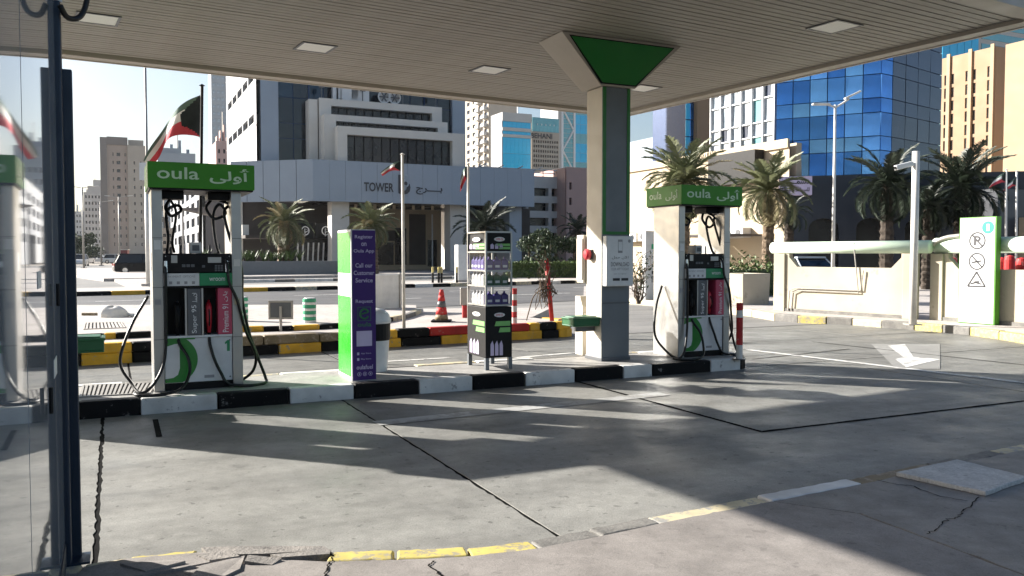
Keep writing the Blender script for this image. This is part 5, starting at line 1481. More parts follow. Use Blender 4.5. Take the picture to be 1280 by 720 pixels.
# tower body above
YM = 4.0
bxl, bxr = F.fx(328, YM), F.fx(582, YM)
ZTOP = 30.0
gl0, gl1 = F.fx(350, YM), F.fx(566, YM)
MB().box(bxl, gl0, YM, YM + 19, zb1 - .2, ZTOP).build('corner_cladding', M['panel_blue'], tw)
MB().box(gl1, bxr, YM, YM + 19, zb1 - .2, ZTOP).build('corner_cladding', M['panel_blue'], tw)
MB().box(gl0 + .01, gl1 - .01, YM + .5, YM + 18.9, zb1 - .2, ZTOP).build('core', M['mullion_b'], tw)
nc = 12; cw_ = (gl1 - gl0) / nc; zz = zb1; k = 0
while zz < 24:
    hgt = 1.25 if k % 2 else 2.1
    for i in range(nc):
        if rng.random() < .12: m = M['glass_navy']
        else: m = M['glass_dk']
        pane(tw, 'F', gl0 + i * cw_ + .04, gl0 + (i + 1) * cw_ - .04, zz + .04, zz + hgt - .04, YM + .42, m, 'window', tilt=.006)
    zz += hgt; k += 1
for i in range(1, nc):
    if i % 2 == 0: MB().box(gl0 + i * cw_ - .035, gl0 + i * cw_ + .035, YM + .3, YM + .47, zb1 - .1, ZTOP).build('mullion', M['mullion_b'], tw)
# left white wall with slots
ly0, ly1 = YM + .0, F.ly(290, bxl)
rows = [(12.4 + 3.4 * i, 13.1 + 3.4 * i) for i in range(4)]
gridwall(tw, 'side_wall', M['side_grey'], 'L', ly0 + .01, ly1, zb1 - .5, ZTOP, spans(ly0 + 1, ly1 - 1, 5, .86), rows, M['glass_void'], .3, bxl - .35)
for z in (9.6, 12.0, 15.4, 18.8):
    MB().box(bxl - .375, bxl - .352, ly0, ly1, z, z + .08).build('wall_joint', M['stone_lite'], tw)
# stepped terraces
def terrace(u0, u1, vt, vb_, yf, wu0, wu1, wv0, wv1, nm, dep=None):
    xa, zt_ = F.front(u0, vt, yf); xb = F.fx(u1, yf); zb_ = F.fz(u0, vb_, yf)
    wxa, wz1 = F.front(wu0, wv0, yf); wxb = F.fx(wu1, yf); wz0 = F.fz(wu0, wv1, yf)
    gridwall(tw, nm, M['stone_white'], 'F', xa, xb, zb_, zt_, [(wxa, wxb)], [(wz0, wz1)], M['glass_void'], .6, yf)
    MB().poly([(xa, yf, zb_), (xa, yf, zt_), (xa, YM + .3, zt_), (xa, YM + .3, zb_)]).build(nm, M['stone_white'], tw)
    MB().poly([(xb, yf, zb_), (xb, yf, zt_), (xb, YM + .3, zt_), (xb, YM + .3, zb_)]).build(nm, M['stone_white'], tw)
    MB().poly([(xa, yf, zt_), (xb, yf, zt_), (xb, YM + .3, zt_), (xa, YM + .3, zt_)]).build(nm, M['stone_white'], tw)
    for k in range(1, 12): MB().box(wxa + (wxb - wxa) * k / 12 - .03, wxa + (wxb - wxa) * k / 12 + .03, yf + .5, yf + .58, wz0, wz1).build('window_mullion', M['black'], tw)
    return xa, xb, zt_
terrace(422, 581, 157, 212, .6, 434, 566, 168, 205, 'terrace_wall')
terrace(405, 560, 142, 212, 1.7, 420, 548, 151, 160, 'terrace_wall')
xa, xb, zt_ = terrace(399, 553, 122, 212, 2.8, 414, 541, 132, 146, 'terrace_wall')
MB().box(F.fx(387, 3.2), F.fx(399, 2.9), 3.0, YM + .28, zb1 - .2, F.fz(392, 124, 3)).build('terrace_end', M['stone_white'], tw)
for u in (404, 455, 505, 546):
    x_ = F.fx(u, 2.9)
    MB().tube([(x_, 3.0, zt_), (x_, 3.0, zt_ + .9)], .05, 6).build('floodlight_post', M['slate'], tw)
    MB().box(x_ - .22, x_ + .22, 2.85, 3.05, zt_ + .85, zt_ + 1.25).build('floodlight', M['slate'], tw)
for u in (482, 495):
    x_ = F.fx(u, 3.2); o = MB().lathe([(.55, 0), (.55, .12), (.45, .12), (.45, 0)], 20).build('roof_fan', M['mullion_w'], tw, loc=(x_, 3.4, zt_ + .6)); o.rotation_euler = (R(90), 0, 0)
    for a in range(3): MB().tube([(x_ - .5 * math.cos(a * 1.05), 3.36, zt_ + .6 - .5 * math.sin(a * 1.05)), (x_ + .5 * math.cos(a * 1.05), 3.36, zt_ + .6 + .5 * math.sin(a * 1.05))], .05, 5).build('fan_blade', M['slate'], tw)
for u, w__ in ((438, 1.6), (452, 1.5), (420, .3), (427, .3)):
    x_ = F.fx(u, 3.4); MB().box(x_ - w__ / 2, x_ + w__ / 2, 3.4, 3.9, zt_ + .02, zt_ + 1.3).build('roof_unit', M['mullion_w'], tw)
# lettering on the band
xa, za = F.front(455, 239, -.05); xb, zt2 = F.front(492, 229, -.05)
text('TOWER', tw, M['navy_stone'], (xa, -.06, za), (1, 0, 0), (0, 0, 1), xb - xa, zt2 - za, 'sign_lettering', bold=.022)
xa, za = F.front(498, 243, -.05); xb, zt2 = F.front(513, 219, -.05)
text('b', tw, M['navy_stone'], (xa, -.06, za), (1, 0, 0), (0, 0, 1), xb - xa, zt2 - za, 'sign_lettering', bold=.03)
xa, za = F.front(503, 234, -.05); xb, zt2 = F.front(511, 218, -.05)
text('8', tw, M['glass_pale'], (xa, -.09, za), (1, 0, 0), (0, 0, 1), xb - xa, zt2 - za, 'sign_lettering')
xa, za = F.front(520, 243, -.05); xb, zt2 = F.front(553, 235, -.05)
text(AR_BURJ, tw, M['navy_stone'], (xa, -.06, za), (1, 0, 0), (0, 0, 1), xb - xa, zt2 - za, 'sign_lettering', bold=.02)
# planting strip before the cafe
P = D(322, 340, 60); P.z = .16
t = thing('planting_bed', 'long grey planter of mixed agaves before the cafe front', 'planting bed', P, AL)
MB().box(-4.5, 7.5, 0, 1.6, 0, .95).build('planter_wall', M['grey_metal'], t)
r = random.Random(3); b = MB()
for i in range(46):
    c_ = Vector((r.uniform(-4.2, 3.2), r.uniform(.2, 1.4), .95)); hh = r.uniform(.5, 1.1)
    for k in range(14):
        a = r.uniform(0, 6.28); d = Vector((math.cos(a) * .6, math.sin(a) * .6, 1)).normalized() * hh; wv = Vector((-math.sin(a), math.cos(a), 0)) * .07
        b.poly([c_ - wv, c_ + wv, c_ + d])
stuff(b.build('agave_leaves', M['hedge'], t))

# ---- parking garage -------------------------------------------------------------
pg, F = bld('parking_garage', 'white multi-storey car park with dark open decks', 638, 84)
def X(u): return F.fx(u)
def Z(v, u=690): return F.fz(u, v)
x1 = X(707.5)
cols = [(X(650), X(657)), (X(660.5), X(685.5)), (X(689.5), X(706))]
rows = [(Z(245.5), Z(235.5)), (Z(264), Z(254)), (Z(282.5), Z(272.5)), (Z(301), Z(291))]
rows = [(a, b_) for a, b_ in rows]
gridwall(pg, 'deck_wall', M['stone_lite'], 'F', -6, x1, 0, Z(221), cols, rows, M['glass_void'], .7)
MB().box(-6, x1, .72, 16, 0, Z(222.5)).build('core', M['stone_lite'], pg)
for i in range(9):
    xx = X(600 + i * 13.4)
    MB().tube([(xx, .3, Z(221)), (xx, .3, Z(212))], .05, 5).build('railing_post', M['mullion_w'], pg)
for z in (Z(212.5), Z(216.5)): MB().tube([(X(600), .3, z), (x1, .3, z)], .05, 5).build('railing', M['mullion_w'], pg)
for i in range(5):
    xx = X(598 + i * 24); MB().tube([(xx, .3, Z(214)), (xx + .5, -.4, Z(210))], .06, 5).build('roof_lamp', M['mullion_w'], pg)
# ---- pink block
pk, F = bld('pink_block', 'plain pink rendered block beside the car park', 707.8, 84.5)
xe = F.fx(745)
zs = [(F.fz(713, v1), F.fz(713, v0)) for v0, v1 in ((228, 237), (247, 256), (266, 275), (284, 292))]
gridwall(pk, 'front_wall', M['pinkbld'], 'F', 0, xe, 0, F.fz(715, 209), [(F.fx(711.5), F.fx(714.5))], zs, M['glass_void'], .25)
MB().box(0.01, xe, .3, 14, 0, F.fz(715, 209.3)).build('core', M['pinkbld'], pk)

# ---- far towers behind the car park -----------------------------------------------
# beige residential tower: left face with balconies, plain front
rt, F = bld('apartment_tower', 'tall beige apartment tower with stacked balconies behind the office tower', 611, 330)
ztop = F.fz(611, 105); xe = F.fx(646); yl = F.ly(582)
nr = 19; fl = (ztop - 6) / nr
rows = [(6 + fl * i + fl * .35, 6 + fl * i + fl * .8) for i in range(nr)]
gridwall(rt, 'side_wall', M['beigebld'], 'L', 0, yl, 0, ztop, spans(0, yl * .98, 4, .5), rows, M['glass_slate'], .4)
bal = MB().box(-1.6, 0, -yl * .075, yl * .075, -.15, 1.0).mesh('balcony', M['whitebld'])
for i in range(nr): place(bal, 'balcony', rt, (0, yl * .375, 6 + fl * i + .2)); place(bal, 'balcony', rt, (0, yl * .12, 6 + fl * i + .2))
MB().box(.42, xe, 0.0, yl, 0, ztop - .3).build('core', M['beigebld'], rt)
MB().box(0, .42, -.001, .2, 0, ztop - .3).build('corner', M['beigebld'], rt)
for i in range(6): MB().tube([(2 + i * 3, 3, ztop - .3), (2 + i * 3, 3, ztop + 4)], .12, 5).build('roof_mast', M['mullion_w'], rt)
# cyan glass block
cb, F = bld('cyan_block', 'white office block with bright cyan glass front', 628, 215)
ztop = F.fz(628, 140); xe = F.fx(664.5); yl = F.ly(614)
Zc = lambda v: F.fz(628, v)
MB().box(.0, xe, .3, yl, 0, ztop - .1).build('core', M['whitebld'], cb)
for v0, v1, m, nc_ in ((151, 158.5, 'glass_cyan', 6), (163, 167, 'glass_cyan', 6), (171, 191, 'glass_cyan', 7), (191.3, 215, 'glass_cyan', 7)):
    for a, b_ in spans(.2, xe - .2, nc_, .985): pane(cb, 'F', a, b_, Zc(v1), Zc(v0), .2, M[m], 'window', .1, tilt=.004)
for v0, v1 in ((140, 150.8), (158.7, 162.8), (167.2, 170.8)): MB().box(-.02, xe, -.1, .29, Zc(v1), Zc(v0)).build('white_band', M['whitebld'], cb)
rows = [(Zc(v + 5.5), Zc(v)) for v in (152, 162, 172, 182, 192, 202)]
gridwall(cb, 'side_wall', M['whitebld'], 'L', .3, yl, 0, ztop, spans(.5, yl - .3, 3, .8), rows, M['glass_teal'], .3, -.02)
MB().tube([(xe * .75, 4, ztop), (xe * .75, 4, ztop + 6)], .15, 5).build('roof_mast', M['mullion_w'], cb)
# lettered office block
lb2, F = bld('lettered_office', 'pale office block with rooftop name letters and rows of small windows', 665, 225)
ztop = F.fz(680, 147); xe = F.fx(699); Zc = lambda v: F.fz(680, v)
rows = [(Zc(v + 3.4), Zc(v)) for v in (175.5, 181.5, 187.5, 193.5, 199.5, 205.5)]
gridwall(lb2, 'front_wall', M['beigebld'], 'F', 0, xe, 0, Zc(165), spans(.3, xe - .3, 11, .6), rows, M['glass_void'], .4)
for a, b_ in spans(.1, xe - .1, 7, .98): pane(lb2, 'F', a, b_, Zc(164.8), Zc(147.5), .1, M['glass_teal'], 'window', .1, tilt=.004)
for a, b_ in spans(1, xe - 1, 5, .16): pane(lb2, 'F', a, b_, Zc(157), Zc(155), .0, M['mullion_w'], 'bracket', .08)
MB().box(.01, xe, .45, 12, 0, ztop).build('core', M['beigebld'], lb2)
text('BEHANI', lb2, M['ink'], (F.fx(663.5, -.15), -.16, Zc(173.5)), (1, 0, 0), (0, 0, 1), F.fx(690) - F.fx(663.5), Zc(167) - Zc(173.5), 'rooftop_letters', bold=.02)
# braced teal tower
bt, F = bld('braced_tower', 'teal glass tower with white diagonal bracing', 698, 300)
ztop = F.fz(700, 120); xm = F.fx(718); xe = F.fx(738); Zc = lambda v: F.fz(710, v)
MB().box(0, xe, .5, 14, 0, ztop).build('core', M['whitebld'], bt)
for a, b_ in spans(F.fx(703), xm, 3, .94):
    for k in range(16): pane(bt, 'F', a, b_, Zc(214 - k * 6), Zc(208.6 - k * 6), .42, M['glass_teal'], 'window', tilt=.004)
for a, b_ in spans(xm + .4, xe, 3, .97):
    for k in range(8): pane(bt, 'F', a, b_, Zc(214 - k * 12), Zc(202.3 - k * 12), .4, M['glass_cyan'] if k % 3 else M['glass_teal'], 'window', tilt=.006)
for k in range(4):
    z0, z1 = Zc(214 - k * 26), Zc(188 - k * 26); a, b_ = F.fx(703.5), xm - .3
    s_ = (a, b_) if k % 2 else (b_, a)
    MB().tube([(s_[0], .3, z0), (s_[1], .3, z1)], .35, 6).build('brace', M['mullion_w'], bt)
for xx in (F.fx(703), xm): MB().box(xx - .4, xx + .4, .1, .41, 0, ztop).build('pier', M['mullion_w'], bt)

# ---- left-hand far buildings --------------------------------------------------------
br, F = bld('brown_tower', 'brown apartment tower with dark crown and small windows', 136, 300)
ztop = F.fz(140, 181); xe = F.fx(184); Zc = lambda v: F.fz(150, v)
rows = [(Zc(191 + 10.2 * i + 4.2), Zc(191 + 10.2 * i)) for i in range(12)]
gridwall(br, 'front_wall', M['brownbld'], 'F', 0, F.fx(169), 0, ztop, [(F.fx(143), F.fx(144.2)), (F.fx(148), F.fx(152.5)), (F.fx(158), F.fx(159.4))], rows, M['glass_void'], .35)
gridwall(br, 'wing_wall', M['beigebld'], 'F', F.fx(161.5), xe, 0, F.fz(165, 182), [(F.fx(169), F.fx(170.6)), (F.fx(177), F.fx(178.6))], rows[1:], M['glass_void'], .35, -1.2)
MB().box(F.fx(161.5), F.fx(161.5) + .05, -1.2, 0, 0, ztop).build('wing_return', M['beigebld'], br)
MB().box(0.01, xe, .4, 12, 0, ztop - .1).build('core', M['brownbld'], br)
MB().box(-2.2, -.02, -.6, 6, 0, F.fz(140, 172)).build('stair_shaft', M['brown_dk'], br)
MB().box(-.01, F.fx(162), -.5, 6, ztop, F.fz(140, 171)).build('crown', M['brown_dk'], br)
MB().box(F.fx(163), F.fx(182), 2, 7, ztop, F.fz(165, 174)).build('roof_plant', M['beigebld'], br)
def slab_tower(name, label, u0, u1, vt, Y, m, ncol, v_first, dv, nrow, frac=.5, ul=None, vrow=.45, rz=AL, pm='glass_void', steps=()):
    t, F = bld(name, label, u0, Y, rz)
    ztop = F.fz(u0, vt); xe = F.fx(u1)
    rows = [(F.fz(u0, v_first + dv * (i + vrow)), F.fz(u0, v_first + dv * i)) for i in range(nrow)]
    rows = [q_ for q_ in rows if q_[0] > .5 and q_[1] < ztop]
    gridwall(t, 'front_wall', M[m], 'F', 0, xe, 0, ztop, spans(xe * .03, xe * .97, ncol, frac), rows, M[pm], .35)
    d_ = 14
    if ul is not None:
        yl = F.ly(ul); d_ = yl
        gridwall(t, 'side_wall', M[m], 'L', 0, yl, 0, ztop, spans(yl * .05, yl * .95, max(2, ncol // 2), frac), rows, M[pm], .35)
    MB().box(.38 if ul is not None else .01, xe, .37, d_, 0, ztop - .05).build('core', M[m], t)
    for i in range(4):
        xx = xe * (.12 + .22 * i); hh = 1.2 + 1.1 * ((i * 7) % 3)
        MB().box(xx, xx + xe * .08, 2, 4, ztop - .04, ztop + hh).build('roof_tank', M[m], t)
    MB().tube([(xe * .55, 3, ztop - .1), (xe * .55, 3, ztop + 6)], .12, 5).build('roof_aerial', M['conduit'], t)
    for i, (a, b_, vv) in enumerate(steps):
        MB().box(F.fx(a), F.fx(b_), .5 + i, d_ - 1, ztop - .04, F.fz(u0, vv)).build('roof_block', M[m], t)
    return t, F
slab_tower('white_block', 'small white stepped apartment block far down the road', 106, 132, 240, 340, 'whitebld', 6, 244, 8, 8, .5, None, steps=((111, 131, 232), (118, 131, 224)))
slab_tower('pale_block', 'low pale block at the far end of the road', 84, 107, 264, 420, 'whitebld', 6, 268, 7, 6, .5)
slab_tower('grey_block', 'plain grey-blue block behind the pump roof sign', 199, 246, 190, 210, 'greybld', 7, 215, 14, 7, .35, steps=((199, 228, 184),))
slab_tower('slim_tower', 'hazy slim blue-grey tower beyond the office tower', 267, 291, 70, 420, 'greybld', 4, 76, 9, 26, .7, pm='glass_pale')
slab_tower('peach_block', 'narrow peach building beside the office tower', 272, 292, 176, 160, 'pinkbld', 3, 186, 12, 9, .4)
# white five-storey with window grid seen through the pump
wt, F = bld('white_office', 'white office block with rows of square windows seen through the pump frame', 254, 120)
yl = F.ly(214)
Zc = lambda v: F.lz(254, v)
rows = [(Zc(v + 12), Zc(v)) for v in (225.5, 246, 267.5, 289)]
M['shade_office'] = mat('office_render_shade', (.27, .28, .3), .8, 0, .06, .3)  # white wall in shade: render darkened to carry that shade
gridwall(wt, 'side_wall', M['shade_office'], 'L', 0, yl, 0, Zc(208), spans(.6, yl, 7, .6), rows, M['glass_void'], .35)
MB().box(.4, 14, 0.001, yl, 0, Zc(208.4)).build('core', M['brown_dk'], wt)
MB().box(14.1, 34, 4, yl, 0, 8).build('annex', M['whitebld'], wt)
slab_tower('low_block', 'low cream block standing left of the white office block', 196, 216, 285, 150, 'beigebld', 3, 292, 9, 3, .6)
# brown tent-like awning
P = D(270, 335, 100); P.z = 0
t = thing('tent_awning', 'grey pointed tent awning beside the white office block', 'awning', P, AL)
MB().extr([(-4, 0, 7), (3.4, 0, 7.4), (3.4, 0, 1.5), (2.9, 0, 1.5), (2.5, 0, 5.6)], (0, 3, 0)).build('canvas', M['brown_dk'], t)
for x in (-3.6, 3.1): MB().tube([(x, .2, 0), (x, .2, 7)], .1, 6).build('pole', M['conduit'], t)

# ---- cream wall building behind the right pump ------------------------------------------
cw_b, F = bld('cream_building', 'long low cream stone building lit by the sun behind the date palms', 985, 40)
ztop = F.lz(905, 190)
yfar = F.ly(765)
Zl = lambda u, v: F.lz(u, v)
rows = [(Zl(950, 262), Zl(950, 241))]
gridwall(cw_b, 'side_wall', M['creamwall'], 'L', 0, yfar, 0, ztop, [(F.ly(961), F.ly(945))], rows, M['glass_void'], .4)
MB().box(.45, 1.1, .0, yfar, 0, ztop - .05).build('core', M['creamwall'], cw_b)
MB().box(-.12, .0, 0, yfar, ztop - .3, ztop + .12).build('parapet', M['creamwall'], cw_b)
ya, za = F.left(945, 227, -.6); yb, zt_ = F.left(887, 196, -.6)
MB().box(-.7, -.125, ya, yb, za, zt_).build('shaded_front', M['black'], cw_b)  # near-black colour stands in for shade on the block's front
for u, v in ((790, 296), (800, 297), (812, 296), (826, 295), (838, 296), (905, 293), (921, 292), (933, 291)):
    y_, z_ = F.left(u, v)
    o = MB().box(-.55, -.02, y_ - .36, y_ + .36, z_ - .25, z_ + .25).build('air_conditioner', M['white_dirty'], cw_b)
    MB().tube([(-.555, y_, z_), (-.57, y_, z_)], .18, 12).build('fan_grille', M['slate'], o)
for u0, u1 in ((880, 902), (905, 955)):
    y0, z0 = F.left(u1, 320); y1, z1 = F.left(u0, 300)
    MB().box(-2.6, -.13, y0, y1, 2.5, 2.6).build('carport_roof', M['recess'], cw_b)
    for yy in (y0 + .2, y1 - .2): MB().tube([(-2.5, yy, 0), (-2.5, yy, 2.5)], .06, 6).build('carport_post', M['recess'], cw_b)
# small grey building with mast behind
gm, F = bld('grey_rooftop_block', 'grey block with white corner post and mast behind the palms', 822, 150)
MB().box(0, F.fx(872), 0, 10, 0, F.fz(850, 172)).build('wall', M['greybld'], gm)
MB().box(-.6, .4, -.4, .6, 0, F.fz(823, 160)).build('corner_post', M['mullion_w'], gm)
MB().tube([(0, 0, F.fz(823, 160)), (0, 0, F.fz(823, 146))], .12, 6).build('mast', M['conduit'], gm)
pr = F.fx(870)
for k in range(6): MB().box(1 + k * 1.1, 1.6 + k * 1.1, -.08, -.01, F.fz(850, 190), F.fz(850, 184)).build('window', M['glass_slate'], gm)
# tan pylon with blue strip
tp_, F = bld('tan_pylon_building', 'tan stone pylon with a blue glass strip beside the grid facade', 870, 80)
MB().box(0, F.fx(887), 0, 6, 0, F.fz(878, 90)).build('pylon', M['tan'], tp_)
for k in range(9):
    z0 = 8 + k * 1.6; xa = F.fx(856, .5)
    pane(tp_, 'F', xa, xa * .5, z0, z0 + 1.5, .5, M['glass_cyan'], 'window'); pane(tp_, 'F', xa * .49, -.02, z0, z0 + 1.5, .5, M['glass_blue'], 'window')
MB().box(F.fx(856, .6), -.02, .6, 6, 0, F.fz(860, 90)).build('core', M['mullion_b'], tp_)

# ---- white grid facade + blue glass tower ------------------------------------------------
wg, F = bld('grid_facade_building', 'white gridded glass building lit from the left beside the blue tower', 966, 41.2)
yl = F.ly(887); Zc = lambda v: F.lz(966, v)
MB().box(.35, 6, .05, yl, 0, 18).build('core', M['glass_slate'], wg)
nc_ = 6
zz = Zc(197); k = 0
while zz < 17:
    hgt = .7 if k % 2 else 1.16
    for i in range(nc_):
        a = yl / nc_ * i; c_ = yl / nc_ * (i + 1)
        m = M['glass_teal'] if (i == 1 and k % 2 == 0 and rng.random() < .7) else M['glass_pale']
        if k % 2: pane(wg, 'L', a + .03, (a + c_) / 2 - .02, zz + .03, zz + hgt - .03, .1, m, 'window', tilt=.03); pane(wg, 'L', (a + c_) / 2 + .02, c_ - .03, zz + .03, zz + hgt - .03, .1, M['glass_slate'] if rng.random() < .12 else m, 'window', tilt=.03)
        else: pane(wg, 'L', a + .03, c_ - .03, zz + .03, zz + hgt - .03, .1, m, 'window', tilt=.03)
    MB().box(.0, .24, 0, yl, zz - .03, zz + .03).build('transom', M['mullion_w'], wg)
    zz += hgt; k += 1
for i in range(nc_ + 1): MB().box(-.05, .24, yl / nc_ * i - .03, yl / nc_ * i + .03, Zc(197), 18).build('mullion', M['mullion_w'], wg)
MB().box(0, .3, 0, yl, 0, Zc(198)).build('base_wall', M['navy_stone'], wg)

bg = thing('blue_glass_tower', 'faceted bright blue glass tower above a dark granite arcade', 'building', D(968, 318, 40.9) * 1.0 - Vector((0, 0, D(968, 318, 40.9).z)), 0)
O0 = Vector(bg.location)
W0 = D(968, 318, 40.9) - O0; W1 = D(1098, 318, 38.7) - O0; W2 = D(1112, 318, 39.2) - O0; W3 = D(1173, 318, 42.3) - O0
for v_ in (W0, W1, W2, W3): v_.z = 0
zB = 1.6 + (318 - 221) / FPX * 40; zT = 18.0
def glass_face(A, B, ncol, mats, m_mull, tilt):
    d = (B - A); L = d.length; d.normalize(); rz_ = math.atan2(d.y, d.x); nrm = Vector((d.y, -d.x, 0))
    zz = zB; k = 0
    while zz < zT:
        hgt = (1.08, .66)[k % 2]
        for i in range(ncol):
            key = ('bg', round(L / ncol, 2), hgt, id(mats))
            m = rng.choice(mats)
            w_ = L / ncol
            kk = ('bgp', round(w_, 3), hgt, m.name)
            if kk not in PANES: PANES[kk] = MB().box(-w_ / 2 + .02, w_ / 2 - .02, 0, .05, -hgt / 2 + .018, hgt / 2 - .018).mesh('glass_panel', m)
            c_ = A + d * w_ * (i + .5); place(PANES[kk], 'glass_panel', bg, (c_.x, c_.y, zz + hgt / 2), (rng.uniform(-tilt, tilt), 0, rz_ + rng.uniform(-tilt, tilt)))
        zz += hgt; k += 1
    q_ = [A - nrm * .09, B - nrm * .09, B - nrm * 3, A - nrm * 3]
    MB().prism(q_, zB - .1, zT).build('core', m_mull, bg)
glass_face(W0, W1, 6, [M['glass_blue'], M['glass_blue2'], M['glass_blue2'], M['glass_blue3']], M['mullion_b'], .05)  # mixed pane tints stand in for patchy sky reflections
glass_face(W1, W2, 1, [M['glass_blue'], M['glass_blue3']], M['mullion_b'], .02)
glass_face(W2, W3, 4, [M['glass_slate']], M['mullion_b'], .02)
# granite base with arches
A, B = D(988, 318, 39.9) - O0, D(1290, 318, 37.4) - O0; A.z = B.z = 0
d = (B - A).normalized(); L = (B - A).length; rzb = math.atan2(d.y, d.x)
base = MB()
def arch(x0, x1, z1, n=8):
    r_ = (x1 - x0) / 2; cx = (x0 + x1) / 2; zs = z1 - r_ * .7
    return [(x0, 0), (x0, zs)] + [(cx - r_ * math.cos(math.pi * k / n), zs + r_ * .7 * math.sin(math.pi * k / n)) for k in range(1, n)] + [(x1, zs), (x1, 0)]
xs_ = []; x = .8
ring = [(0, 0)]
arches = []
while x + 1.8 < L - .5:
    ar_ = arch(x, x + 1.35, 3.3); arches.append((x, x + 1.35)); ring += ar_; x += 2.1
ring += [(L, 0), (L, zB), (0, zB)]
nrm = Vector((d.y, -d.x, 0))
pts = [A + d * px + Vector((0, 0, pz_)) for px, pz_ in ring]
MB().extr(pts, -nrm * .5).build('arcade_wall', M['navy_stone'], bg)
for a0, a1 in arches:
    P = A + d * (a0 + a1) / 2 - nrm * .42
    kk = ('archp',)
    if kk not in PANES: PANES[kk] = MB().box(-.75, .75, 0, .04, 0, 3.4).mesh('arch_window', M['glass_void'])
    place(PANES[kk], 'arch_window', bg, P, (0, 0, rzb))
q_ = [A - nrm * .6, B - nrm * .6, B - nrm * 6, A - nrm * 6]
MB().prism(q_, 0, zB - .15).build('podium', M['glass_void'], bg)
# travel agency sign board
sx0, sx1 = (D(974, 232, 39.6) - O0), (D(1015, 232, 39.2) - O0)
sgn_ = thing('shop_sign', 'white sign board with dark Arabic lettering above the granite arcade', 'sign', O0 + sx0 + Vector((0, 0, -(O0 + sx0).z)), math.atan2((sx1 - sx0).y, (sx1 - sx0).x))
sw_ = (sx1 - sx0).length; z0_, z1_ = D(990, 244, 39.5).z, D(990, 221, 39.5).z
MB().box(0, sw_, -.1, .75, z0_, z1_).build('board', M['lilac'], sgn_)
text('\uFEE5\uFE8E\u0640\u0640\u0640\uFEE4\uFEB3\uFEA9', sgn_, M['ink'], (sw_ * .12, -.115, z0_ + (z1_ - z0_) * .5), (1, 0, 0), (0, 0, 1), sw_ * .8, (z1_ - z0_) * .4, bold=.03)
text('\uFEAE\uFED4\uFEB4\uFEDF\uFE8D\uFEED \uFEA9\uFEA3\uFE8E\uFEF4\uFEB4\uFEE0\uFEDF', sgn_, M['ink'], (sw_ * .08, -.115, z0_ + (z1_ - z0_) * .12), (1, 0, 0), (0, 0, 1), sw_ * .84, (z1_ - z0_) * .28, bold=.02)

# ---- tan stone buildings on the right --------------------------------------------------------
tn, F = bld('tan_building', 'tan stone office building with tall slit window strips', 1239, 92)
yl = F.ly(1172); Zc = lambda v: F.lz(1200, v); ztop = F.lz(1239, 59)
strips = [(1176, 1180), (1184, 1188), (1202, 1206), (1211, 1215), (1229, 1232)]
cols = [(F.ly(b_), F.ly(a)) for a, b_ in strips]
zr = []; z = 7.5
while z < F.lz(1200, 88): zr.append((z, z + 1.15)); z += 1.5
gridwall(tn, 'side_wall', M['tan'], 'L', 0, yl, 0, ztop, cols, zr, M['glass_void'], .12)
for u in (1181.8, 1208.6, 1236):
    y_ = F.ly(u); MB().box(-.2, -.001, y_ - .2, y_ + .2, 0, ztop + .3).build('pilaster', M['tan_lite'], tn)
MB().box(.5, 16, 0.01, yl, 0, ztop - .1).build('core', M['tan'], tn)
zr2 = [(F.fz(1246, v + 6), F.fz(1246, v)) for v in (85, 106, 128, 149, 170, 191)]
gridwall(tn, 'front_wall', M['tan'], 'F', 0, 16, 0, ztop, [(F.fx(1245), F.fx(1248.3)), (F.fx(1249), F.fx(1251.3))], zr2, M['glass_void'], .4)
tn2, F = bld('tan_wing', 'nearer plain tan stone wing with stepped roof line', 1330, 74)
yl = F.ly(1251)
MB().box(0, 14, 0, yl, 0, F.lz(1265, 54)).build('wall', M['tan_lite'], tn2)
MB().box(-.05, 14, 0, yl * .55, F.lz(1265, 54), F.lz(1275, 46)).build('roof_step', M['tan_lite'], tn2)
sk, F = bld('white_blue_block', 'white and blue glass block showing above the tan roofs', 1219, 150)
MB().box(0, 30, .3, 12, 0, F.fz(1240, 25)).build('core', M['whitebld'], sk)
for k in range(4): pane(sk, 'F', .8, 22, F.fz(1230, 63 - k * 15), F.fz(1230, 54 - k * 15), .2, M['glass_teal'], 'window', .12)
xa = F.fx(1174)
for k in range(5): pane(sk, 'F', xa + k * (-xa) / 5 + .05, xa + (k + 1) * (-xa) / 5 - .05, 8, F.fz(1200, 28), .2, M['glass_cyan'], 'window', .12)
MB().box(xa, 0, .35, 12, 0, F.fz(1200, 29)).build('core', M['glass_teal'], sk)
# dark low block under the tan wing with flag poles
dk, F = bld('dark_annex', 'dark navy wall below the tan wing', 1246, 36.6)
MB().box(0, 12, 0, 4, 0, F.fz(1260, 236)).build('wall', M['navy_stone'], dk)
MB().box(F.fx(1272), 11, -.5, -.02, 0, F.fz(1275, 272)).build('cream_plinth', M['creamwall'], dk)
def smallflag(label, u, vt, Y, tp_px, bt_px):
    P = D(u, 318, Y); P.z = 0
    return flag(label, P, Y, tp_px, bt_px, (u, vt), .05, M['white_dirty'], .08, 14, 9)
smallflag('furled flag on the pole nearer the tan building edge', 1258, 212, 33, [(1258, 213), (1252, 217), (1244, 224), (1235, 233)], [(1258, 228), (1252, 228), (1244, 231), (1236, 236)])
smallflag('dark furled flag on the pole in front of the tan wing', 1271, 214, 33, [(1271, 219), (1266, 224), (1260, 231), (1253, 237)], [(1271, 232), (1265, 233), (1260, 236), (1254, 239)])

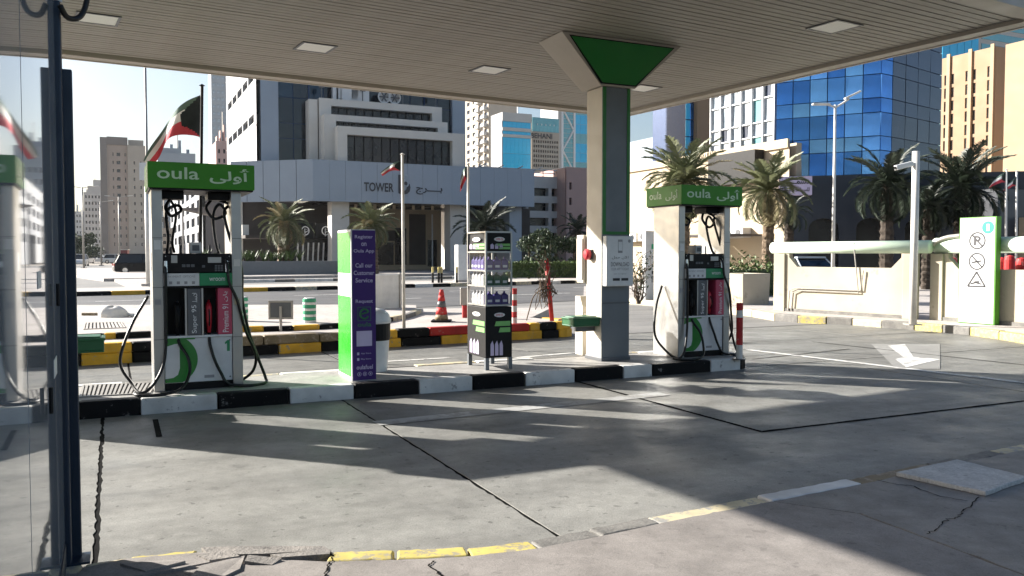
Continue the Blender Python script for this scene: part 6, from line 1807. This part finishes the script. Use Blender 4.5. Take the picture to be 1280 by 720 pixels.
# ================================================================== TREES AND HEDGES
def palm_at(label, u, vbase_Y, Yd, v_crown, spread_px, tone='g', seed=1, r=.2, n=40, dry=8, z=.15, lean=(0, 0), group=None):
    P = D(u, 318, Yd); P.z = z
    th = D(u, v_crown, Yd).z - z
    return palm(label, P, th, r, spread_px * Yd / FPX, tone, n, dry, seed, lean, group=group)
palm_at('bushy date palm with a thick trunk in front of the cafe', 355, 0, 62, 281, 41, 'g', 2, .42, 46, 6)
palm_at('date palm in front of the lobby entrance beside the flag pole', 465, 0, 62, 284, 40, 'g', 3, .4, 46, 8)
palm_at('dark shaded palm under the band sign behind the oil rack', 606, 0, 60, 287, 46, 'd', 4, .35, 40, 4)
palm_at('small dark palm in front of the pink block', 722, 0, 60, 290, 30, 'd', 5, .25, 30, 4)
palm_at('tall date palm behind the right pump in front of the cream building', 855, 0, 27, 230, 68, 'g', 6, .17, 60, 16)
palm_at('leaning date palm with pale trunk behind the large planter block', 960, 0, 31, 241, 60, 'g', 7, .2, 54, 14)
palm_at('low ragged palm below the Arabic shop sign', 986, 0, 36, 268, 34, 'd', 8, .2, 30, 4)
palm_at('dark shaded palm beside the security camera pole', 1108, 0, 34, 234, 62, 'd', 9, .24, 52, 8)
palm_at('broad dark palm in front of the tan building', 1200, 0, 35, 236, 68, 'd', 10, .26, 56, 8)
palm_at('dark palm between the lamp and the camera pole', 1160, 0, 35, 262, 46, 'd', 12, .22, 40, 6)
# hedge with topiary
hp0, hp1 = D(632, 350, 52), D(735, 350, 52)
hp0.z = hp1.z = .15
hd = thing('hedge', 'clipped green hedge along the far pavement', 'hedge', (hp0 + hp1) / 2, 0)
hw = (hp1 - hp0).length / 2; r = random.Random(2)
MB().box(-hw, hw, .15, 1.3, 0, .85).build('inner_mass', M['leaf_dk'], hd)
b = MB(); leaves(b, 7000, lambda q: (Vector((q.uniform(-hw, hw), q.choice((q.uniform(-.02, .2), q.uniform(0, 1.4))), q.uniform(0.02, .85) if q.random() < .5 else .85 + q.gauss(0, .07))), Vector((0, -.3, 1))), .08, r)
stuff(b.build('foliage', M['hedge'], hd))
for i, (u, v, rr_, lb_) in enumerate(((661, 305, .75, 'round topiary tree behind the hedge, next to the oil rack'), (678, 296, .72, 'tallest round topiary tree behind the hedge'), (694, 306, .85, 'broad round topiary tree behind the hedge'), (717, 306, .7, 'round topiary tree behind the hedge, next to the canopy pillar'))):
    P = D(u, 340, 55); P.z = .0; zc = D(u, v, 55).z
    t = thing('topiary_tree', lb_, 'tree', P, 0, 'topiary trees behind the hedge')
    MB().tube([(0, 0, 0), (.03, 0, zc * .5), (0, 0, zc)], [.09, .08, .06], 7).build('trunk', M['twig'], t)
    b = MB(); leaves(b, 1100, ball_pick((0, 0, zc), (rr_, rr_, rr_ * .8), .5), .1, random.Random(i)); stuff(b.build('crown', M['leaf_dk'], t))
    b = MB(); leaves(b, 500, ball_pick((0, 0, zc * .45), (rr_ * .7, rr_ * .7, .6), .3), .1, random.Random(i + 9)); stuff(b.build('undergrowth', M['leaf_dk'], t))
# hedge behind the right planters
P = D(905, 340, 29); P.z = .15
t = thing('hedge', 'dark bushy hedge behind the concrete planters', 'hedge', P, R(10))
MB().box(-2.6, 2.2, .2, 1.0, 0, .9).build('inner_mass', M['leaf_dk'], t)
b = MB(); leaves(b, 5200, lambda q: (Vector((q.uniform(-2.7, 2.3), q.uniform(-.1, 1.1), abs(q.gauss(.6, .35)))), Vector((0, -.3, 1))), .07, random.Random(8)); stuff(b.build('foliage', M['hedge'], t))
# street trees far left
for i, (u, Y, h, rx, lb_) in enumerate(((105, 150, 5.2, 3.4, 'dark round street tree at the end of the far road'), (92, 170, 4.5, 3.6, 'dark street tree partly hidden by the booth frame'))):
    P = D(u, 330, Y); P.z = -.05
    t = thing('street_tree', lb_, 'tree', P)
    MB().tube([(0, 0, 0), (.1, 0, h * .5), (0, 0, h * .8)], [.3, .24, .12], 8).build('trunk', M['twig'], t)
    b = MB(); 
    for k in range(7): leaves(b, 420, ball_pick((rng.gauss(0, rx * .4), rng.gauss(0, rx * .4), h * .62 + rng.gauss(0, h * .16)), (rx * .5, rx * .5, h * .24), .3), .3, random.Random(i * 10 + k))
    stuff(b.build('crown', M['leaf_dk'], t))

# ================================================================== HAZE
hz = bpy.data.materials.new('haze_air'); hz.use_nodes = True
t = hz.node_tree; t.nodes.remove(t.nodes['Principled BSDF'])
pv = t.nodes.new('ShaderNodeVolumePrincipled'); pv.inputs['Color'].default_value = (.86, .9, .95, 1); pv.inputs['Density'].default_value = .00009; pv.inputs['Anisotropy'].default_value = .35
t.links.new(pv.outputs[0], t.nodes['Material Output'].inputs['Volume'])
stuff(tag(MB().box(-2600, 2600, -400, 4600, -1.2, 112).build('haze', hz), 'thin pale haze filling the air over the street', 'haze'))
